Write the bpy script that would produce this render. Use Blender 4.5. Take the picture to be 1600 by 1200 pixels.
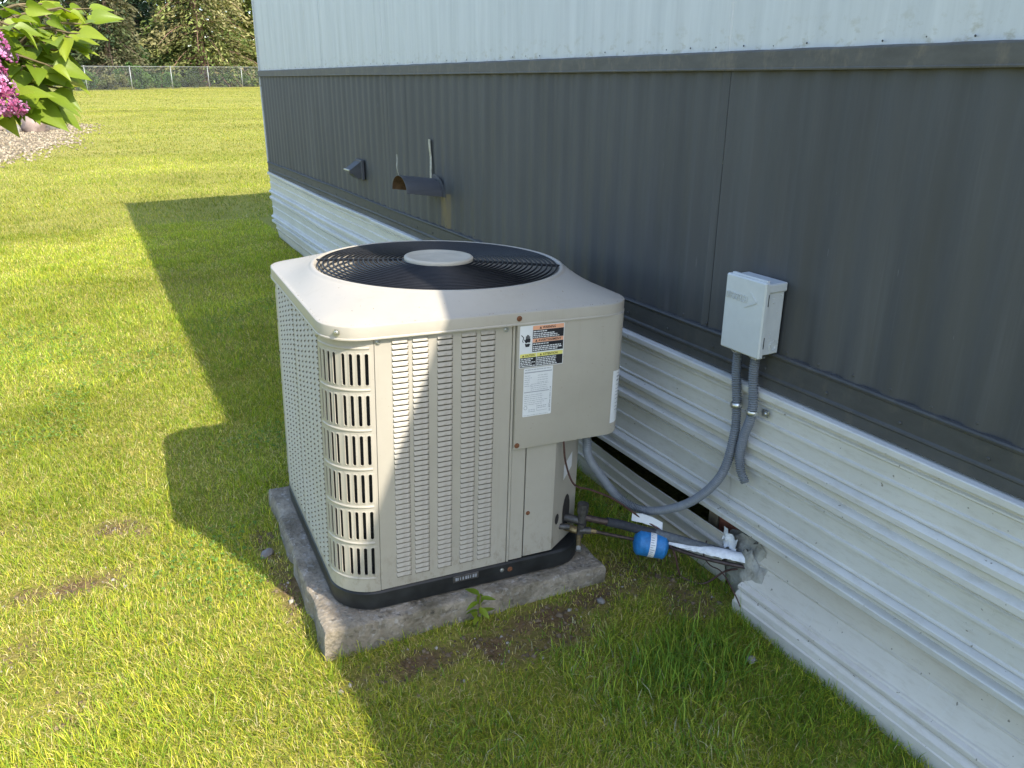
import bpy, math, random
import numpy as np
from mathutils import Vector, Matrix, noise as mnoise

for o in list(bpy.data.objects): bpy.data.objects.remove(o)
random.seed(7); rng = np.random.default_rng(11)
scene = bpy.context.scene
COL = scene.collection
R = math.radians

# ------------------------------------------------------------------ camera
def cam_axes(yaw, pitch, roll):
    f = Vector((math.sin(yaw)*math.cos(pitch), math.cos(yaw)*math.cos(pitch), -math.sin(pitch)))
    r = Vector((math.cos(yaw), -math.sin(yaw), 0)); u = r.cross(f)
    return (math.cos(roll)*r+math.sin(roll)*u, -math.sin(roll)*r+math.cos(roll)*u, f)
cd = bpy.data.cameras.new('camera'); cam = bpy.data.objects.new('camera', cd); COL.objects.link(cam)
r_, u_, f_ = cam_axes(.4925, .3604, .0044)
cam.matrix_world = Matrix(((r_.x, u_.x, -f_.x, -1.75), (r_.y, u_.y, -f_.y, 0), (r_.z, u_.z, -f_.z, 1.62), (0, 0, 0, 1)))
cd.sensor_width = 36; cd.lens = 1255.7/1600*36; cd.clip_start = .05; cd.clip_end = 1200
scene.camera = cam
try:
    cy = scene.cycles; cy.max_bounces = 6; cy.diffuse_bounces = 3; cy.glossy_bounces = 2; cy.transmission_bounces = 3; cy.transparent_max_bounces = 4; cy.caustics_reflective = False; cy.caustics_refractive = False
except Exception: pass

# ------------------------------------------------------------------ sky, sun, exposure
SUNV = Vector((.41, -.93, 1.0)).normalized()          # towards the sun
world = bpy.data.worlds.new('World'); scene.world = world; world.use_nodes = True
wn = world.node_tree; bg = wn.nodes['Background']
sky = wn.nodes.new('ShaderNodeTexSky'); sky.sky_type = 'NISHITA'; sky.sun_disc = False
sky.sun_elevation = math.asin(SUNV.z); sky.sun_rotation = math.atan2(SUNV.x, SUNV.y)
sky.air_density = 1.0; sky.dust_density = 1.3; sky.ozone_density = 1.0
wn.links.new(sky.outputs[0], bg.inputs[0]); bg.inputs[1].default_value = .15
sd = bpy.data.lights.new('sun', 'SUN'); sd.energy = 2.7; sd.angle = R(.53); sd.color = (1, .92, .78)
sun = bpy.data.objects.new('sun', sd); COL.objects.link(sun); sun.location = (6, -14, 15)
sun.rotation_euler = (-SUNV).to_track_quat('-Z', 'Y').to_euler()
vs = scene.view_settings; vs.view_transform = 'Standard'; vs.look = 'None'; vs.gamma = 1; vs.use_curve_mapping = False
vs.exposure = 1.64

# ------------------------------------------------------------------ materials
class NT:
    """small node tree helper"""
    def __init__(s, name):
        s.m = bpy.data.materials.new(name); s.m.use_nodes = True; s.t = s.m.node_tree
        s.b = s.t.nodes['Principled BSDF']; s.out = s.t.nodes['Material Output']
        s.b.inputs['Specular IOR Level'].default_value = .4
    def n(s, typ, **kw):
        x = s.t.nodes.new(typ)
        for k, v in kw.items():
            if k.startswith('i_'):
                key = k[2:]; key = int(key) if key.isdigit() else key
                x.inputs[key].default_value = v
            else: setattr(x, k, v)
        return x
    def l(s, a, b): s.t.links.new(a, b)
    def coord(s, scale=(1, 1, 1), which='Object'):
        tc = s.n('ShaderNodeTexCoord'); mp = s.n('ShaderNodeMapping'); mp.inputs['Scale'].default_value = scale
        s.l(tc.outputs[which], mp.inputs[0]); return mp.outputs[0]
    def noise(s, co, scale, detail=4, rough=.6, dist=0):
        x = s.n('ShaderNodeTexNoise'); x.inputs['Scale'].default_value = scale; x.inputs['Detail'].default_value = detail
        x.inputs['Roughness'].default_value = rough; x.inputs['Distortion'].default_value = dist
        s.l(co, x.inputs['Vector']); return x.outputs[0]
    def ramp(s, fac, stops):
        x = s.n('ShaderNodeValToRGB'); e = x.color_ramp.elements
        while len(e) < len(stops): e.new(.5)
        for i, (p, c) in enumerate(stops):
            e[i].position = p; e[i].color = (*c, 1) if len(c) == 3 else c
        s.l(fac, x.inputs[0]); return x.outputs[0]
    def mix(s, fac, a, b, blend='MIX'):
        x = s.n('ShaderNodeMix', data_type='RGBA', blend_type=blend)
        for v, k in ((fac, 0), (a, 6), (b, 7)):
            if hasattr(v, 'links') or hasattr(v, 'is_linked'): s.l(v, x.inputs[k])
            elif k == 0: x.inputs[0].default_value = v
            else: x.inputs[k].default_value = (*v, 1)
        return x.outputs[2]
    def math(s, op, a, b=None, clamp=False):
        x = s.n('ShaderNodeMath', operation=op, use_clamp=clamp)
        for v, k in ((a, 0), (b, 1)):
            if v is None: continue
            if hasattr(v, 'is_linked'): s.l(v, x.inputs[k])
            else: x.inputs[k].default_value = v
        return x.outputs[0]
    def bump(s, h, strength=.3, dist=.01):
        x = s.n('ShaderNodeBump'); x.inputs['Strength'].default_value = strength; x.inputs['Distance'].default_value = dist
        s.l(h, x.inputs['Height']); s.l(x.outputs[0], s.b.inputs['Normal'])
    def col(s, c):
        if hasattr(c, 'is_linked'): s.l(c, s.b.inputs['Base Color'])
        else: s.b.inputs['Base Color'].default_value = (*c, 1)
    def rough(s, v):
        if hasattr(v, 'is_linked'): s.l(v, s.b.inputs['Roughness'])
        else: s.b.inputs['Roughness'].default_value = v
    def metal(s, v): s.b.inputs['Metallic'].default_value = v

def plain(name, c, rough=.5, metal=0, var=.15, scale=30, bump=0, spec=None):
    t = NT(name); co = t.coord()
    n = t.noise(co, scale, 5)
    d = tuple(max(0, x*(1-var)) for x in c); l = tuple(min(1, x*(1+var)) for x in c)
    t.col(t.ramp(n, [(.3, d), (.7, l)])); t.rough(rough); t.metal(metal)
    if spec is not None: t.b.inputs['Specular IOR Level'].default_value = spec
    if bump: t.bump(t.noise(co, scale*4, 4), bump, .004)
    return t.m

def paint_cream():
    t = NT('cream_paint'); co = t.coord()
    n = t.noise(co, 3.5, 6, .65); f = t.noise(co, 60, 4)
    base = t.ramp(n, [(.3, (.36, .33, .278)), (.7, (.41, .377, .32))])
    st = t.noise(t.coord((26, 26, 1.6)), 1.0, 5, .7)
    base = t.mix(t.math('MULTIPLY', t.ramp(st, [(.56, (0,)*3), (.8, (1,)*3)]), .22), base, (.25, .21, .15))
    sp = t.ramp(t.noise(co, 120, 2, .5), [(.71, (0,)*3), (.77, (1,)*3)])
    base = t.mix(t.math('MULTIPLY', sp, .35), base, (.16, .13, .09))
    sx = t.n('ShaderNodeSeparateXYZ'); t.l(co, sx.inputs[0])
    mr = t.n('ShaderNodeMapRange'); t.l(sx.outputs[2], mr.inputs[0]); mr.inputs[1].default_value = .06; mr.inputs[2].default_value = .24; mr.inputs[3].default_value = 1; mr.inputs[4].default_value = 0
    spl = t.ramp(t.noise(t.coord((1, 1, .6)), 38, 6, .75), [(.50, (0,)*3), (.68, (1,)*3)])
    base = t.mix(t.math('MULTIPLY', t.math('MULTIPLY', spl, mr.outputs[0]), .55), base, (.17, .14, .085))
    scf = t.ramp(t.noise(t.coord((9, 9, 34)), 2.2, 5, .7), [(.66, (0,)*3), (.74, (1,)*3)])
    base = t.mix(t.math('MULTIPLY', scf, .18), base, (.24, .21, .17))
    t.col(base); t.rough(t.ramp(n, [(.3, (.36,)*3), (.7, (.5,)*3)])); t.bump(f, .04, .002)
    return t.m
CREAM = paint_cream()
CREAM_HUB = plain('cream_cap_paint', (.42, .385, .31), .55, var=.12, scale=14)
def rust_band_mat():
    return plain('lip_dirt', (.22, .17, .11), .8, var=.4, scale=90)
DIRT = rust_band_mat()
OPENING_SHADE = plain('opening_shade', (.028, .025, .024), .8, var=.2)  # near-black colour painting the shade in openings and under louver lips
BASE_BLACK = plain('base_pan_black', (.018, .019, .020), .5, var=.5, scale=16, bump=.1)
COIL = plain('coil_fins', (.035, .037, .04), .55, .3, var=.4, scale=200)
WIRE = plain('grille_black_wire', (.012, .012, .014), .45, var=.3)
FANGREY = plain('fan_grey', (.03, .03, .033), .5, .4, var=.2)
SCREW = plain('screw_zinc', (.42, .42, .40), .38, .8, var=.3, scale=200)
RUST = plain('rusty_screw', (.16, .065, .03), .85, var=.5, scale=200)
LAB_WHITE = plain('label_white', (.66, .67, .68), .45, var=.04)
LAB_BLACK = plain('label_black', (.014, .014, .018), .45, var=.2)
LAB_ORANGE = plain('label_salmon', (.72, .36, .22), .5, var=.05)
LAB_YELLOW = plain('label_yellow', (.72, .66, .18), .5, var=.05)
LAB_GREY = plain('label_grey_print', (.30, .31, .34), .5, var=.2, scale=300)
BOXGREY = plain('box_grey_paint', (.46, .485, .49), .42, var=.05, scale=20)
CONDUIT = plain('conduit_grey', (.16, .175, .19), .42, var=.15, scale=40)
GALV = plain('galvanised', (.50, .51, .51), .35, .9, var=.25, scale=60)
COPPER = plain('tarnished_copper', (.075, .055, .05), .5, .5, var=.45, scale=60)
BRASS = plain('dull_brass', (.20, .15, .075), .45, .7, var=.5, scale=70)
VALVE = plain('valve_grey', (.085, .08, .075), .5, .5, var=.5, scale=60)
BLUE = plain('drier_blue', (.02, .16, .40), .5, var=.28, scale=55)
FOAMBLACK = plain('pipe_foam_black', (.03, .033, .04), .75, var=.3, scale=80)
FOAMGREY = plain('pipe_foam_grey', (.11, .12, .13), .8, var=.3, scale=80, bump=.4)
CABLE = plain('cable_brown', (.075, .035, .03), .5, var=.3, scale=60)
def pvc_mat():
    t = NT('torn_white_wrap'); co = t.coord()
    t.col(t.ramp(t.noise(co, 30, 5), [(.3, (.52, .53, .55)), (.65, (.78, .79, .80))])); t.rough(.5)
    t.bump(t.noise(co, 140, 3), .5, .004); return t.m
WRAP = pvc_mat()
def foam_mat():
    t = NT('weathered_foam'); co = t.coord()
    t.col(t.ramp(t.noise(co, 14, 6), [(.3, (.20, .18, .14)), (.5, (.33, .32, .28)), (.7, (.42, .41, .37))])); t.rough(.8)
    t.bump(t.noise(co, 40, 6), .6, .02); return t.m
FOAM = foam_mat()

def siding_dark():
    t = NT('dark_siding_paint'); co = t.coord()
    big = t.noise(t.coord((1, 1.6, .35)), 2.2, 5, .6)
    base = t.ramp(big, [(.3, (.045, .047, .049)), (.55, (.058, .060, .062)), (.75, (.068, .070, .072))])
    st = t.noise(t.coord((1, 24, .9)), 1.5, 7, .72)
    base = t.mix(t.math('MULTIPLY', t.ramp(st, [(.48, (0,)*3), (.78, (1,)*3)]), .38), base, (.115, .118, .12))
    st2 = t.noise(t.coord((1, 110, 1.5)), 1.0, 4, .6)
    base = t.mix(t.math('MULTIPLY', t.ramp(st2, [(.60, (0,)*3), (.74, (1,)*3)]), .12), base, (.15, .155, .16))
    fl = t.noise(t.coord((1, 30, 3.0)), 3.0, 3, .5)
    base = t.mix(t.math('MULTIPLY', t.ramp(fl, [(.74, (0,)*3), (.76, (1,)*3)]), .35), base, (.24, .245, .25))
    # rusty run-off below the exhaust hood
    sx = t.n('ShaderNodeSeparateXYZ'); t.l(co, sx.inputs[0])
    y, z = sx.outputs[1], sx.outputs[2]
    wob = t.noise(t.coord((1, 30, 6)), 1.0, 4)
    my = t.math('MULTIPLY', t.math('GREATER_THAN', y, 3.945), t.math('LESS_THAN', y, 4.075))
    mz = t.math('LESS_THAN', z, 1.06)
    m = t.math('MULTIPLY', t.math('MULTIPLY', my, mz), t.ramp(wob, [(.32, (.25,)*3), (.55, (.95,)*3)]))
    base = t.mix(m, base, (.13, .10, .055))
    t.col(base); t.rough(t.ramp(st, [(.4, (.55,)*3), (.7, (.72,)*3)]))
    t.bump(t.noise(co, 130, 3, .6), .10, .003); return t.m
SID_DARK = siding_dark()
def siding_white():
    t = NT('pale_siding_paint'); co = t.coord()
    st = t.noise(t.coord((1, 14, .8)), 1.5, 6, .65)
    base = t.ramp(st, [(.35, (.45, .47, .48)), (.7, (.54, .56, .57))])
    sx = t.n('ShaderNodeSeparateXYZ'); t.l(co, sx.inputs[0])
    low = t.n('ShaderNodeMapRange'); t.l(sx.outputs[2], low.inputs[0]); low.inputs[1].default_value = 1.70; low.inputs[2].default_value = 1.80
    low.inputs[3].default_value = 1; low.inputs[4].default_value = 0
    sp = t.ramp(t.noise(t.coord((1, 9, 14)), 2.2, 6, .7), [(.53, (0,)*3), (.66, (1,)*3)])
    m = t.math('MULTIPLY', t.math('MULTIPLY', sp, low.outputs[0]), .75)
    base = t.mix(m, base, (.30, .28, .20))
    sp2 = t.ramp(t.noise(t.coord((1, 5, 2)), 2.0, 5, .7), [(.66, (0,)*3), (.75, (1,)*3)])
    base = t.mix(t.math('MULTIPLY', sp2, .3), base, (.36, .33, .20))
    t.col(base); t.rough(.5); t.bump(t.noise(co, 60, 3), .05, .003); return t.m
SID_WHITE = siding_white()
def trim_mat(name, c, grime=(.10, .09, .065)):
    t = NT(name); co = t.coord()
    n = t.noise(t.coord((1, 3, 9)), 3, 6, .7)
    base = t.ramp(n, [(.3, tuple(x*.8 for x in c)), (.7, tuple(x*1.15 for x in c))])
    g = t.ramp(t.noise(t.coord((1, 6, 3)), 3.1, 6, .75), [(.52, (0,)*3), (.72, (1,)*3)])
    base = t.mix(t.math('MULTIPLY', g, .7), base, grime)
    t.col(base); t.rough(.6); t.bump(t.noise(co, 90, 4), .15, .003); return t.m
TRIM = trim_mat('trim_band_paint', (.078, .076, .070), (.16, .135, .10))
FLASH = trim_mat('flashing_paint', (.052, .054, .055), (.085, .080, .068))
def skirt_mat(name, a, b, grime):
    t = NT(name); co = t.coord()
    n = t.noise(co, 3, 6, .6)
    base = t.ramp(n, [(.3, a), (.7, b)])
    gr = t.noise(t.coord((1, 5, 24)), 3, 6, .72)
    base = t.mix(t.math('MULTIPLY', t.ramp(gr, [(.5, (0,)*3), (.75, (1,)*3)]), .45), base, grime)
    # chalky pale runs
    ch = t.noise(t.coord((1, 36, 5)), 2, 5, .7)
    base = t.mix(t.math('MULTIPLY', t.ramp(ch, [(.58, (0,)*3), (.75, (1,)*3)]), .35), base, (.58, .60, .61))
    sp = t.ramp(t.noise(co, 70, 2, .5), [(.72, (0,)*3), (.75, (1,)*3)])
    base = t.mix(t.math('MULTIPLY', sp, .7), base, (.09, .075, .05))
    t.col(base); t.rough(t.ramp(gr, [(.3, (.34,)*3), (.7, (.52,)*3)]))
    t.bump(t.noise(t.coord((1, 60, 200)), 2, 3), .10, .002); return t.m
SKIRT = skirt_mat('skirt_paint', (.49, .485, .455), (.57, .565, .535), (.33, .30, .24))
SKIRT_LOW = skirt_mat('skirt_low_paint', (.52, .485, .42), (.60, .565, .50), (.36, .31, .23))
SHINGLE = plain('roof_sheet', (.30, .31, .32), .5, .2, var=.1, scale=4)
BELLY = plain('belly_board', (.02, .02, .02), .9)
HOODMAT = trim_mat('hood_galvanised', (.072, .074, .078), (.04, .036, .034))
HOODIN = plain('hood_rust_inside', (.12, .065, .03), .85, var=.45, scale=30)
STRAPMAT = plain('strap_weathered', (.33, .33, .31), .5, .5, var=.35, scale=50)
BRICKRED = plain('brick_red', (.22, .075, .045), .85, var=.35, scale=40, bump=.4)
BRICKTAN = plain('wood_tan', (.20, .16, .10), .85, var=.35, scale=30, bump=.3)

def concrete_mat():
    t = NT('old_concrete'); co = t.coord()
    n = t.noise(co, 9, 8, .68)
    base = t.ramp(n, [(.28, (.15, .12, .085)), (.48, (.26, .22, .165)), (.68, (.37, .32, .25))])
    v = t.n('ShaderNodeTexVoronoi'); v.inputs['Scale'].default_value = 75; t.l(co, v.inputs['Vector'])
    agg = t.ramp(v.outputs['Distance'], [(.12, (.45, .42, .38)), (.35, (0,)*3)])
    sel = t.ramp(t.noise(co, 40, 3), [(.52, (0,)*3), (.6, (1,)*3)])
    base = t.mix(t.math('MULTIPLY', sel, .5), base, t.ramp(v.outputs['Color'], [(.2, (.10, .085, .07)), (.8, (.48, .45, .41))]))
    moss = t.ramp(t.noise(co, 5.5, 7, .7), [(.50, (0,)*3), (.64, (1,)*3)])
    base = t.mix(t.math('MULTIPLY', moss, .6), base, (.085, .073, .04))
    dk = t.ramp(t.noise(co, 24, 4, .6), [(.64, (0,)*3), (.72, (1,)*3)])
    base = t.mix(t.math('MULTIPLY', dk, .75), base, (.045, .04, .034))
    t.col(base); t.rough(.93)
    h = t.math('ADD', t.noise(co, 26, 8, .75), t.math('MULTIPLY', v.outputs['Distance'], .5))
    t.bump(h, .6, .015); return t.m
CONCRETE = concrete_mat()
STONE = plain('stone_grey', (.23, .21, .19), .85, var=.3, scale=9, bump=.4)
STONE2 = plain('stone_pinkish', (.25, .19, .16), .85, var=.3, scale=7, bump=.4)

def vcol_leaf(name, trans=.35, rough=.55, spec=.3, tint=(1.25, 1.25, .55)):
    t = NT(name); a = t.n('ShaderNodeVertexColor', layer_name='Col')
    t.col(a.outputs[0]); t.rough(rough); t.b.inputs['Specular IOR Level'].default_value = spec
    tr = t.n('ShaderNodeBsdfTranslucent')
    t.l(t.mix(1.0, a.outputs[0], tint, 'MULTIPLY'), tr.inputs[0])
    mx = t.n('ShaderNodeMixShader'); mx.inputs[0].default_value = trans
    t.l(t.b.outputs[0], mx.inputs[1]); t.l(tr.outputs[0], mx.inputs[2]); t.l(mx.outputs[0], t.out.inputs[0])
    return t.m
GRASS = vcol_leaf('grass_blade', .35, .6, .25, (1.3, 1.25, .5))
FOLIAGE = vcol_leaf('tree_foliage', .2, .7, .15)
PETAL = vcol_leaf('flower_petal', .3, .6, .2, (1.1, .9, 1.1))
def lilac_leaf_mat():
    t = NT('lilac_leaf'); 
    oi = t.n('ShaderNodeObjectInfo'); co = t.coord()
    c = t.ramp(oi.outputs['Random'], [(0, (.13, .20, .014)), (.5, (.20, .275, .022)), (.94, (.27, .33, .035)), (1, (.27, .25, .04))])
    v = t.noise(co, 25, 3)
    c = t.mix(t.math('MULTIPLY', v, .25), c, (.22, .28, .05))
    t.col(c); t.rough(.42); t.b.inputs['Specular IOR Level'].default_value = .35
    tr = t.n('ShaderNodeBsdfTranslucent'); t.l(t.mix(1.0, c, (1.5, 1.6, .5), 'MULTIPLY'), tr.inputs[0])
    mx = t.n('ShaderNodeMixShader'); mx.inputs[0].default_value = .38
    t.l(t.b.outputs[0], mx.inputs[1]); t.l(tr.outputs[0], mx.inputs[2]); t.l(mx.outputs[0], t.out.inputs[0])
    return t.m
LILAC = lilac_leaf_mat()
BARK = plain('bark_brown', (.085, .06, .042), .9, var=.4, scale=12, bump=.5)
BARKRED = plain('bark_reddish', (.17, .10, .07), .9, var=.4, scale=5, bump=.5)
TWIG = plain('twig', (.13, .10, .05), .8, var=.3, scale=60)

def ground_mat():
    t = NT('lawn_soil'); co = t.coord()
    sx = t.n('ShaderNodeSeparateXYZ'); t.l(co, sx.inputs[0])
    fine = t.noise(co, 55, 5, .7); mid = t.noise(co, 6, 5, .6); big = t.noise(co, .55, 4, .6)
    soil = t.ramp(fine, [(.3, (.07, .044, .022)), (.55, (.16, .105, .056)), (.75, (.27, .19, .10))])
    thatch = t.ramp(fine, [(.3, (.15, .155, .028)), (.55, (.28, .265, .055)), (.75, (.42, .36, .11))])
    att = t.n('ShaderNodeVertexColor', layer_name='Col'); sepb = t.n('ShaderNodeSeparateColor'); t.l(att.outputs[0], sepb.inputs[0])
    wear = t.math('ADD', t.math('MULTIPLY', sepb.outputs[0], .95), t.math('ADD', t.math('MULTIPLY', t.math('SUBTRACT', mid, .5), 1.5), t.math('MULTIPLY', t.math('SUBTRACT', fine, .5), .8)))
    near = t.mix(t.ramp(wear, [(.30, (0,)*3), (.95, (1,)*3)]), thatch, soil)
    # far lawn where single blades are no longer built
    str1 = t.noise(t.coord((.35, 3.2, 1)), .55, 6, .65); 
    far = t.ramp(str1, [(.3, (.20, .215, .038)), (.5, (.275, .275, .05)), (.7, (.36, .32, .085))])
    far = t.mix(t.math('MULTIPLY', t.ramp(t.noise(t.coord((.5, 2.0, 1)), 1.3, 5, .7), [(.55, (0,)*3), (.72, (1,)*3)]), .6), far, (.36, .29, .11))
    far = t.mix(.25, far, t.ramp(t.noise(co, 9, 5, .7), [(.3, (.09, .12, .02)), (.7, (.28, .27, .08))]))
    mr = t.n('ShaderNodeMapRange'); t.l(sx.outputs[1], mr.inputs[0]); mr.inputs[1].default_value = 9; mr.inputs[2].default_value = 22
    t.col(t.mix(mr.outputs[0], near, far)); t.rough(.95); t.b.inputs['Specular IOR Level'].default_value = .1
    t.bump(t.math('ADD', fine, mid), .8, .02); return t.m
SOIL = ground_mat()
GRAVELGROUND = plain('gravel_bed', (.20, .165, .10), .95, var=.45, scale=22, bump=.8)
def stones_mat():
    t = NT('gravel_stones'); a = t.n('ShaderNodeVertexColor', layer_name='Col'); t.col(a.outputs[0]); t.rough(.9); return t.m
STONES = stones_mat()

# ------------------------------------------------------------------ mesh helpers
def prop(o, label=None, cat=None, group=None, kind=None):
    if label: o['label'] = label
    if cat: o['category'] = cat
    if group: o['group'] = group
    if kind: o['kind'] = kind
    return o
def empty(name, loc=(0, 0, 0), mat=None):
    o = bpy.data.objects.new(name, None); COL.objects.link(o); o.empty_display_size = .1
    if mat is not None: o.matrix_world = mat
    else: o.location = loc
    return o
class MB:
    def __init__(s): s.v = []; s.f = []; s.mi = []
    def face(s, idx, m=0): s.f.append(tuple(idx)); s.mi.append(m)
    def add(s, verts, faces, m=0):
        b = len(s.v); s.v += [tuple(p) for p in verts]
        for f in faces: s.face([b+i for i in f], m)
        return b
    def box(s, lo, hi, m=0):
        x0, y0, z0 = lo; x1, y1, z1 = hi
        s.add([(x0, y0, z0), (x1, y0, z0), (x1, y1, z0), (x0, y1, z0), (x0, y0, z1), (x1, y0, z1), (x1, y1, z1), (x0, y1, z1)],
              [(3, 2, 1, 0), (4, 5, 6, 7), (0, 1, 5, 4), (1, 2, 6, 5), (2, 3, 7, 6), (3, 0, 4, 7)], m); return s
    def bevbox(s, lo, hi, b=.003, m=0):
        # chamfered box
        x0, y0, z0 = lo; x1, y1, z1 = hi; pts = []; idx = {}
        for i, x in enumerate((x0, x1)):
            for j, y in enumerate((y0, y1)):
                for k, z in enumerate((z0, z1)):
                    sx, sy, sz = (1 if i == 0 else -1), (1 if j == 0 else -1), (1 if k == 0 else -1)
                    for ax in range(3):
                        p = [x, y, z]
                        for a2, sg in enumerate((sx, sy, sz)):
                            if a2 != ax: p[a2] += sg*b
                        idx[(i, j, k, ax)] = len(pts); pts.append(p)   # vertex lying on face of axis ax
        F = []
        for i in (0, 1):
            q = [idx[(i, 0, 0, 0)], idx[(i, 1, 0, 0)], idx[(i, 1, 1, 0)], idx[(i, 0, 1, 0)]]; F.append(q if i else q[::-1])
            q = [idx[(0, i, 0, 1)], idx[(1, i, 0, 1)], idx[(1, i, 1, 1)], idx[(0, i, 1, 1)]]; F.append(q[::-1] if i else q)
            q = [idx[(0, 0, i, 2)], idx[(1, 0, i, 2)], idx[(1, 1, i, 2)], idx[(0, 1, i, 2)]]; F.append(q if i else q[::-1])
        for a in (0, 1):
            for b2 in (0, 1):
                F.append([idx[(0, a, b2, 1)], idx[(1, a, b2, 1)], idx[(1, a, b2, 2)], idx[(0, a, b2, 2)]])
                F.append([idx[(a, 0, b2, 0)], idx[(a, 1, b2, 0)], idx[(a, 1, b2, 2)], idx[(a, 0, b2, 2)]])
                F.append([idx[(a, b2, 0, 0)], idx[(a, b2, 1, 0)], idx[(a, b2, 1, 1)], idx[(a, b2, 0, 1)]])
        for i in (0, 1):
            for j in (0, 1):
                for k in (0, 1): F.append([idx[(i, j, k, 0)], idx[(i, j, k, 1)], idx[(i, j, k, 2)]])
        s.add(pts, F, m); return s
    def tube(s, path, r, n=8, cap=True, m=0, closed=False):
        P = [Vector(p) for p in path]; N = len(P); rr = r if callable(r) else (lambda t: r)
        prev = None; rings = []
        for i, p in enumerate(P):
            if closed: d = P[(i+1) % N]-P[i-1]
            else: d = P[min(i+1, N-1)]-P[max(i-1, 0)]
            d.normalize()
            if prev is None:
                a = Vector((0, 0, 1)) if abs(d.z) < .9 else Vector((1, 0, 0))
                x = d.cross(a).normalized()
            else:
                x = (prev-d*prev.dot(d)).normalized()
            prev = x; y = d.cross(x); R0 = rr(i/max(1, N-1))
            b = len(s.v)
            for k in range(n):
                a = 2*math.pi*k/n; s.v.append(tuple(p+x*math.cos(a)*R0+y*math.sin(a)*R0))
            rings.append(b)
        for i in range(N if closed else N-1):
            a, b = rings[i], rings[(i+1) % N]
            for k in range(n): s.face((a+k, a+(k+1) % n, b+(k+1) % n, b+k), m)
        if cap and not closed:
            s.face([rings[0]+k for k in range(n)][::-1], m); s.face([rings[-1]+k for k in range(n)], m)
        return s
    def rings(s, loops, closed=True, m=0, cap0=False, cap1=False):
        """connect equal length point loops"""
        bs = []
        for L in loops: bs.append(len(s.v)); s.v += [tuple(p) for p in L]
        n = len(loops[0])
        for a, b in zip(bs[:-1], bs[1:]):
            for k in range(n if closed else n-1):
                k2 = (k+1) % n; s.face((a+k, a+k2, b+k2, b+k), m)
        if cap0: s.face([bs[0]+k for k in range(n)][::-1], m)
        if cap1: s.face([bs[-1]+k for k in range(n)], m)
        return s
    def build(s, name, mats, parent=None, smooth=None, shadow=True):
        me = bpy.data.meshes.new(name); me.from_pydata(s.v, [], s.f)
        mats = mats if isinstance(mats, (list, tuple)) else [mats]
        for x in mats: me.materials.append(x)
        if len(mats) > 1: me.polygons.foreach_set('material_index', s.mi)
        if smooth is not None:
            me.polygons.foreach_set('use_smooth', [True]*len(me.polygons))
            me.set_sharp_from_angle(angle=R(smooth))
        me.update()
        o = bpy.data.objects.new(name, me); COL.objects.link(o)
        if parent: o.parent = parent
        return o
def inst(name, me, parent=None, loc=(0, 0, 0), rot=None, scale=None):
    o = bpy.data.objects.new(name, me); COL.objects.link(o); o.location = loc
    if rot is not None: o.rotation_euler = rot
    if scale is not None: o.scale = scale if hasattr(scale, '__len__') else (scale,)*3
    if parent: o.parent = parent
    return o
def np_mesh(name, V, F, mat, C=None, smooth=False):
    """V (n,3), F list of (m,k) index arrays, C (n,3) colours"""
    me = bpy.data.meshes.new(name)
    me.vertices.add(len(V)); me.vertices.foreach_set('co', np.ascontiguousarray(V, np.float32).ravel())
    tot = sum(f.size for f in F); npoly = sum(len(f) for f in F)
    me.loops.add(tot); me.loops.foreach_set('vertex_index', np.concatenate([f.ravel() for f in F]).astype(np.int32))
    st = []; acc = 0
    for f in F: st.append(acc+np.arange(len(f))*f.shape[1]); acc += f.size
    me.polygons.add(npoly); me.polygons.foreach_set('loop_start', np.concatenate(st).astype(np.int32))
    if smooth: me.polygons.foreach_set('use_smooth', np.ones(npoly, bool))
    me.materials.append(mat); me.update(calc_edges=True)
    if C is not None:
        at = me.color_attributes.new('Col', 'FLOAT_COLOR', 'POINT')
        at.data.foreach_set('color', np.concatenate([C, np.ones((len(C), 1))], 1).astype(np.float32).ravel())
    return me
def link(name, me, parent=None):
    o = bpy.data.objects.new(name, me); COL.objects.link(o)
    if parent: o.parent = parent
    return o
_txt = {}
def text(s, size, bold=False):
    cu = bpy.data.curves.new('lettering', 'FONT'); cu.body = s; cu.size = size; cu.resolution_u = 2
    if bold: cu.offset = size*.02
    to = bpy.data.objects.new('lettering', cu); COL.objects.link(to)
    dg = bpy.context.evaluated_depsgraph_get()
    me = bpy.data.meshes.new_from_object(to.evaluated_get(dg)); bpy.data.objects.remove(to); bpy.data.curves.remove(cu)
    return me
def text_w(me): 
    xs = [v.co.x for v in me.vertices]; return min(xs), max(xs)
def smoothpath(pts, n=8):
    """Catmull-Rom through points"""
    P = [Vector(p) for p in pts]; P = [P[0]*2-P[1]]+P+[P[-1]*2-P[-2]]; out = []
    for i in range(1, len(P)-2):
        for k in range(n):
            t = k/n; a, b, c, d = P[i-1:i+3]
            out.append(.5*((2*b)+(c-a)*t+(2*a-5*b+4*c-d)*t*t+(3*b-a-3*c+d)*t**3))
    out.append(P[-2]); return out
def resample(path, step):
    out = [path[0]]; acc = 0
    for a, b in zip(path[:-1], path[1:]):
        L = (b-a).length; t = step-acc
        while t <= L: out.append(a.lerp(b, t/L)); t += step
        acc = (acc+L) % step if L else acc
    return out
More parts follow.
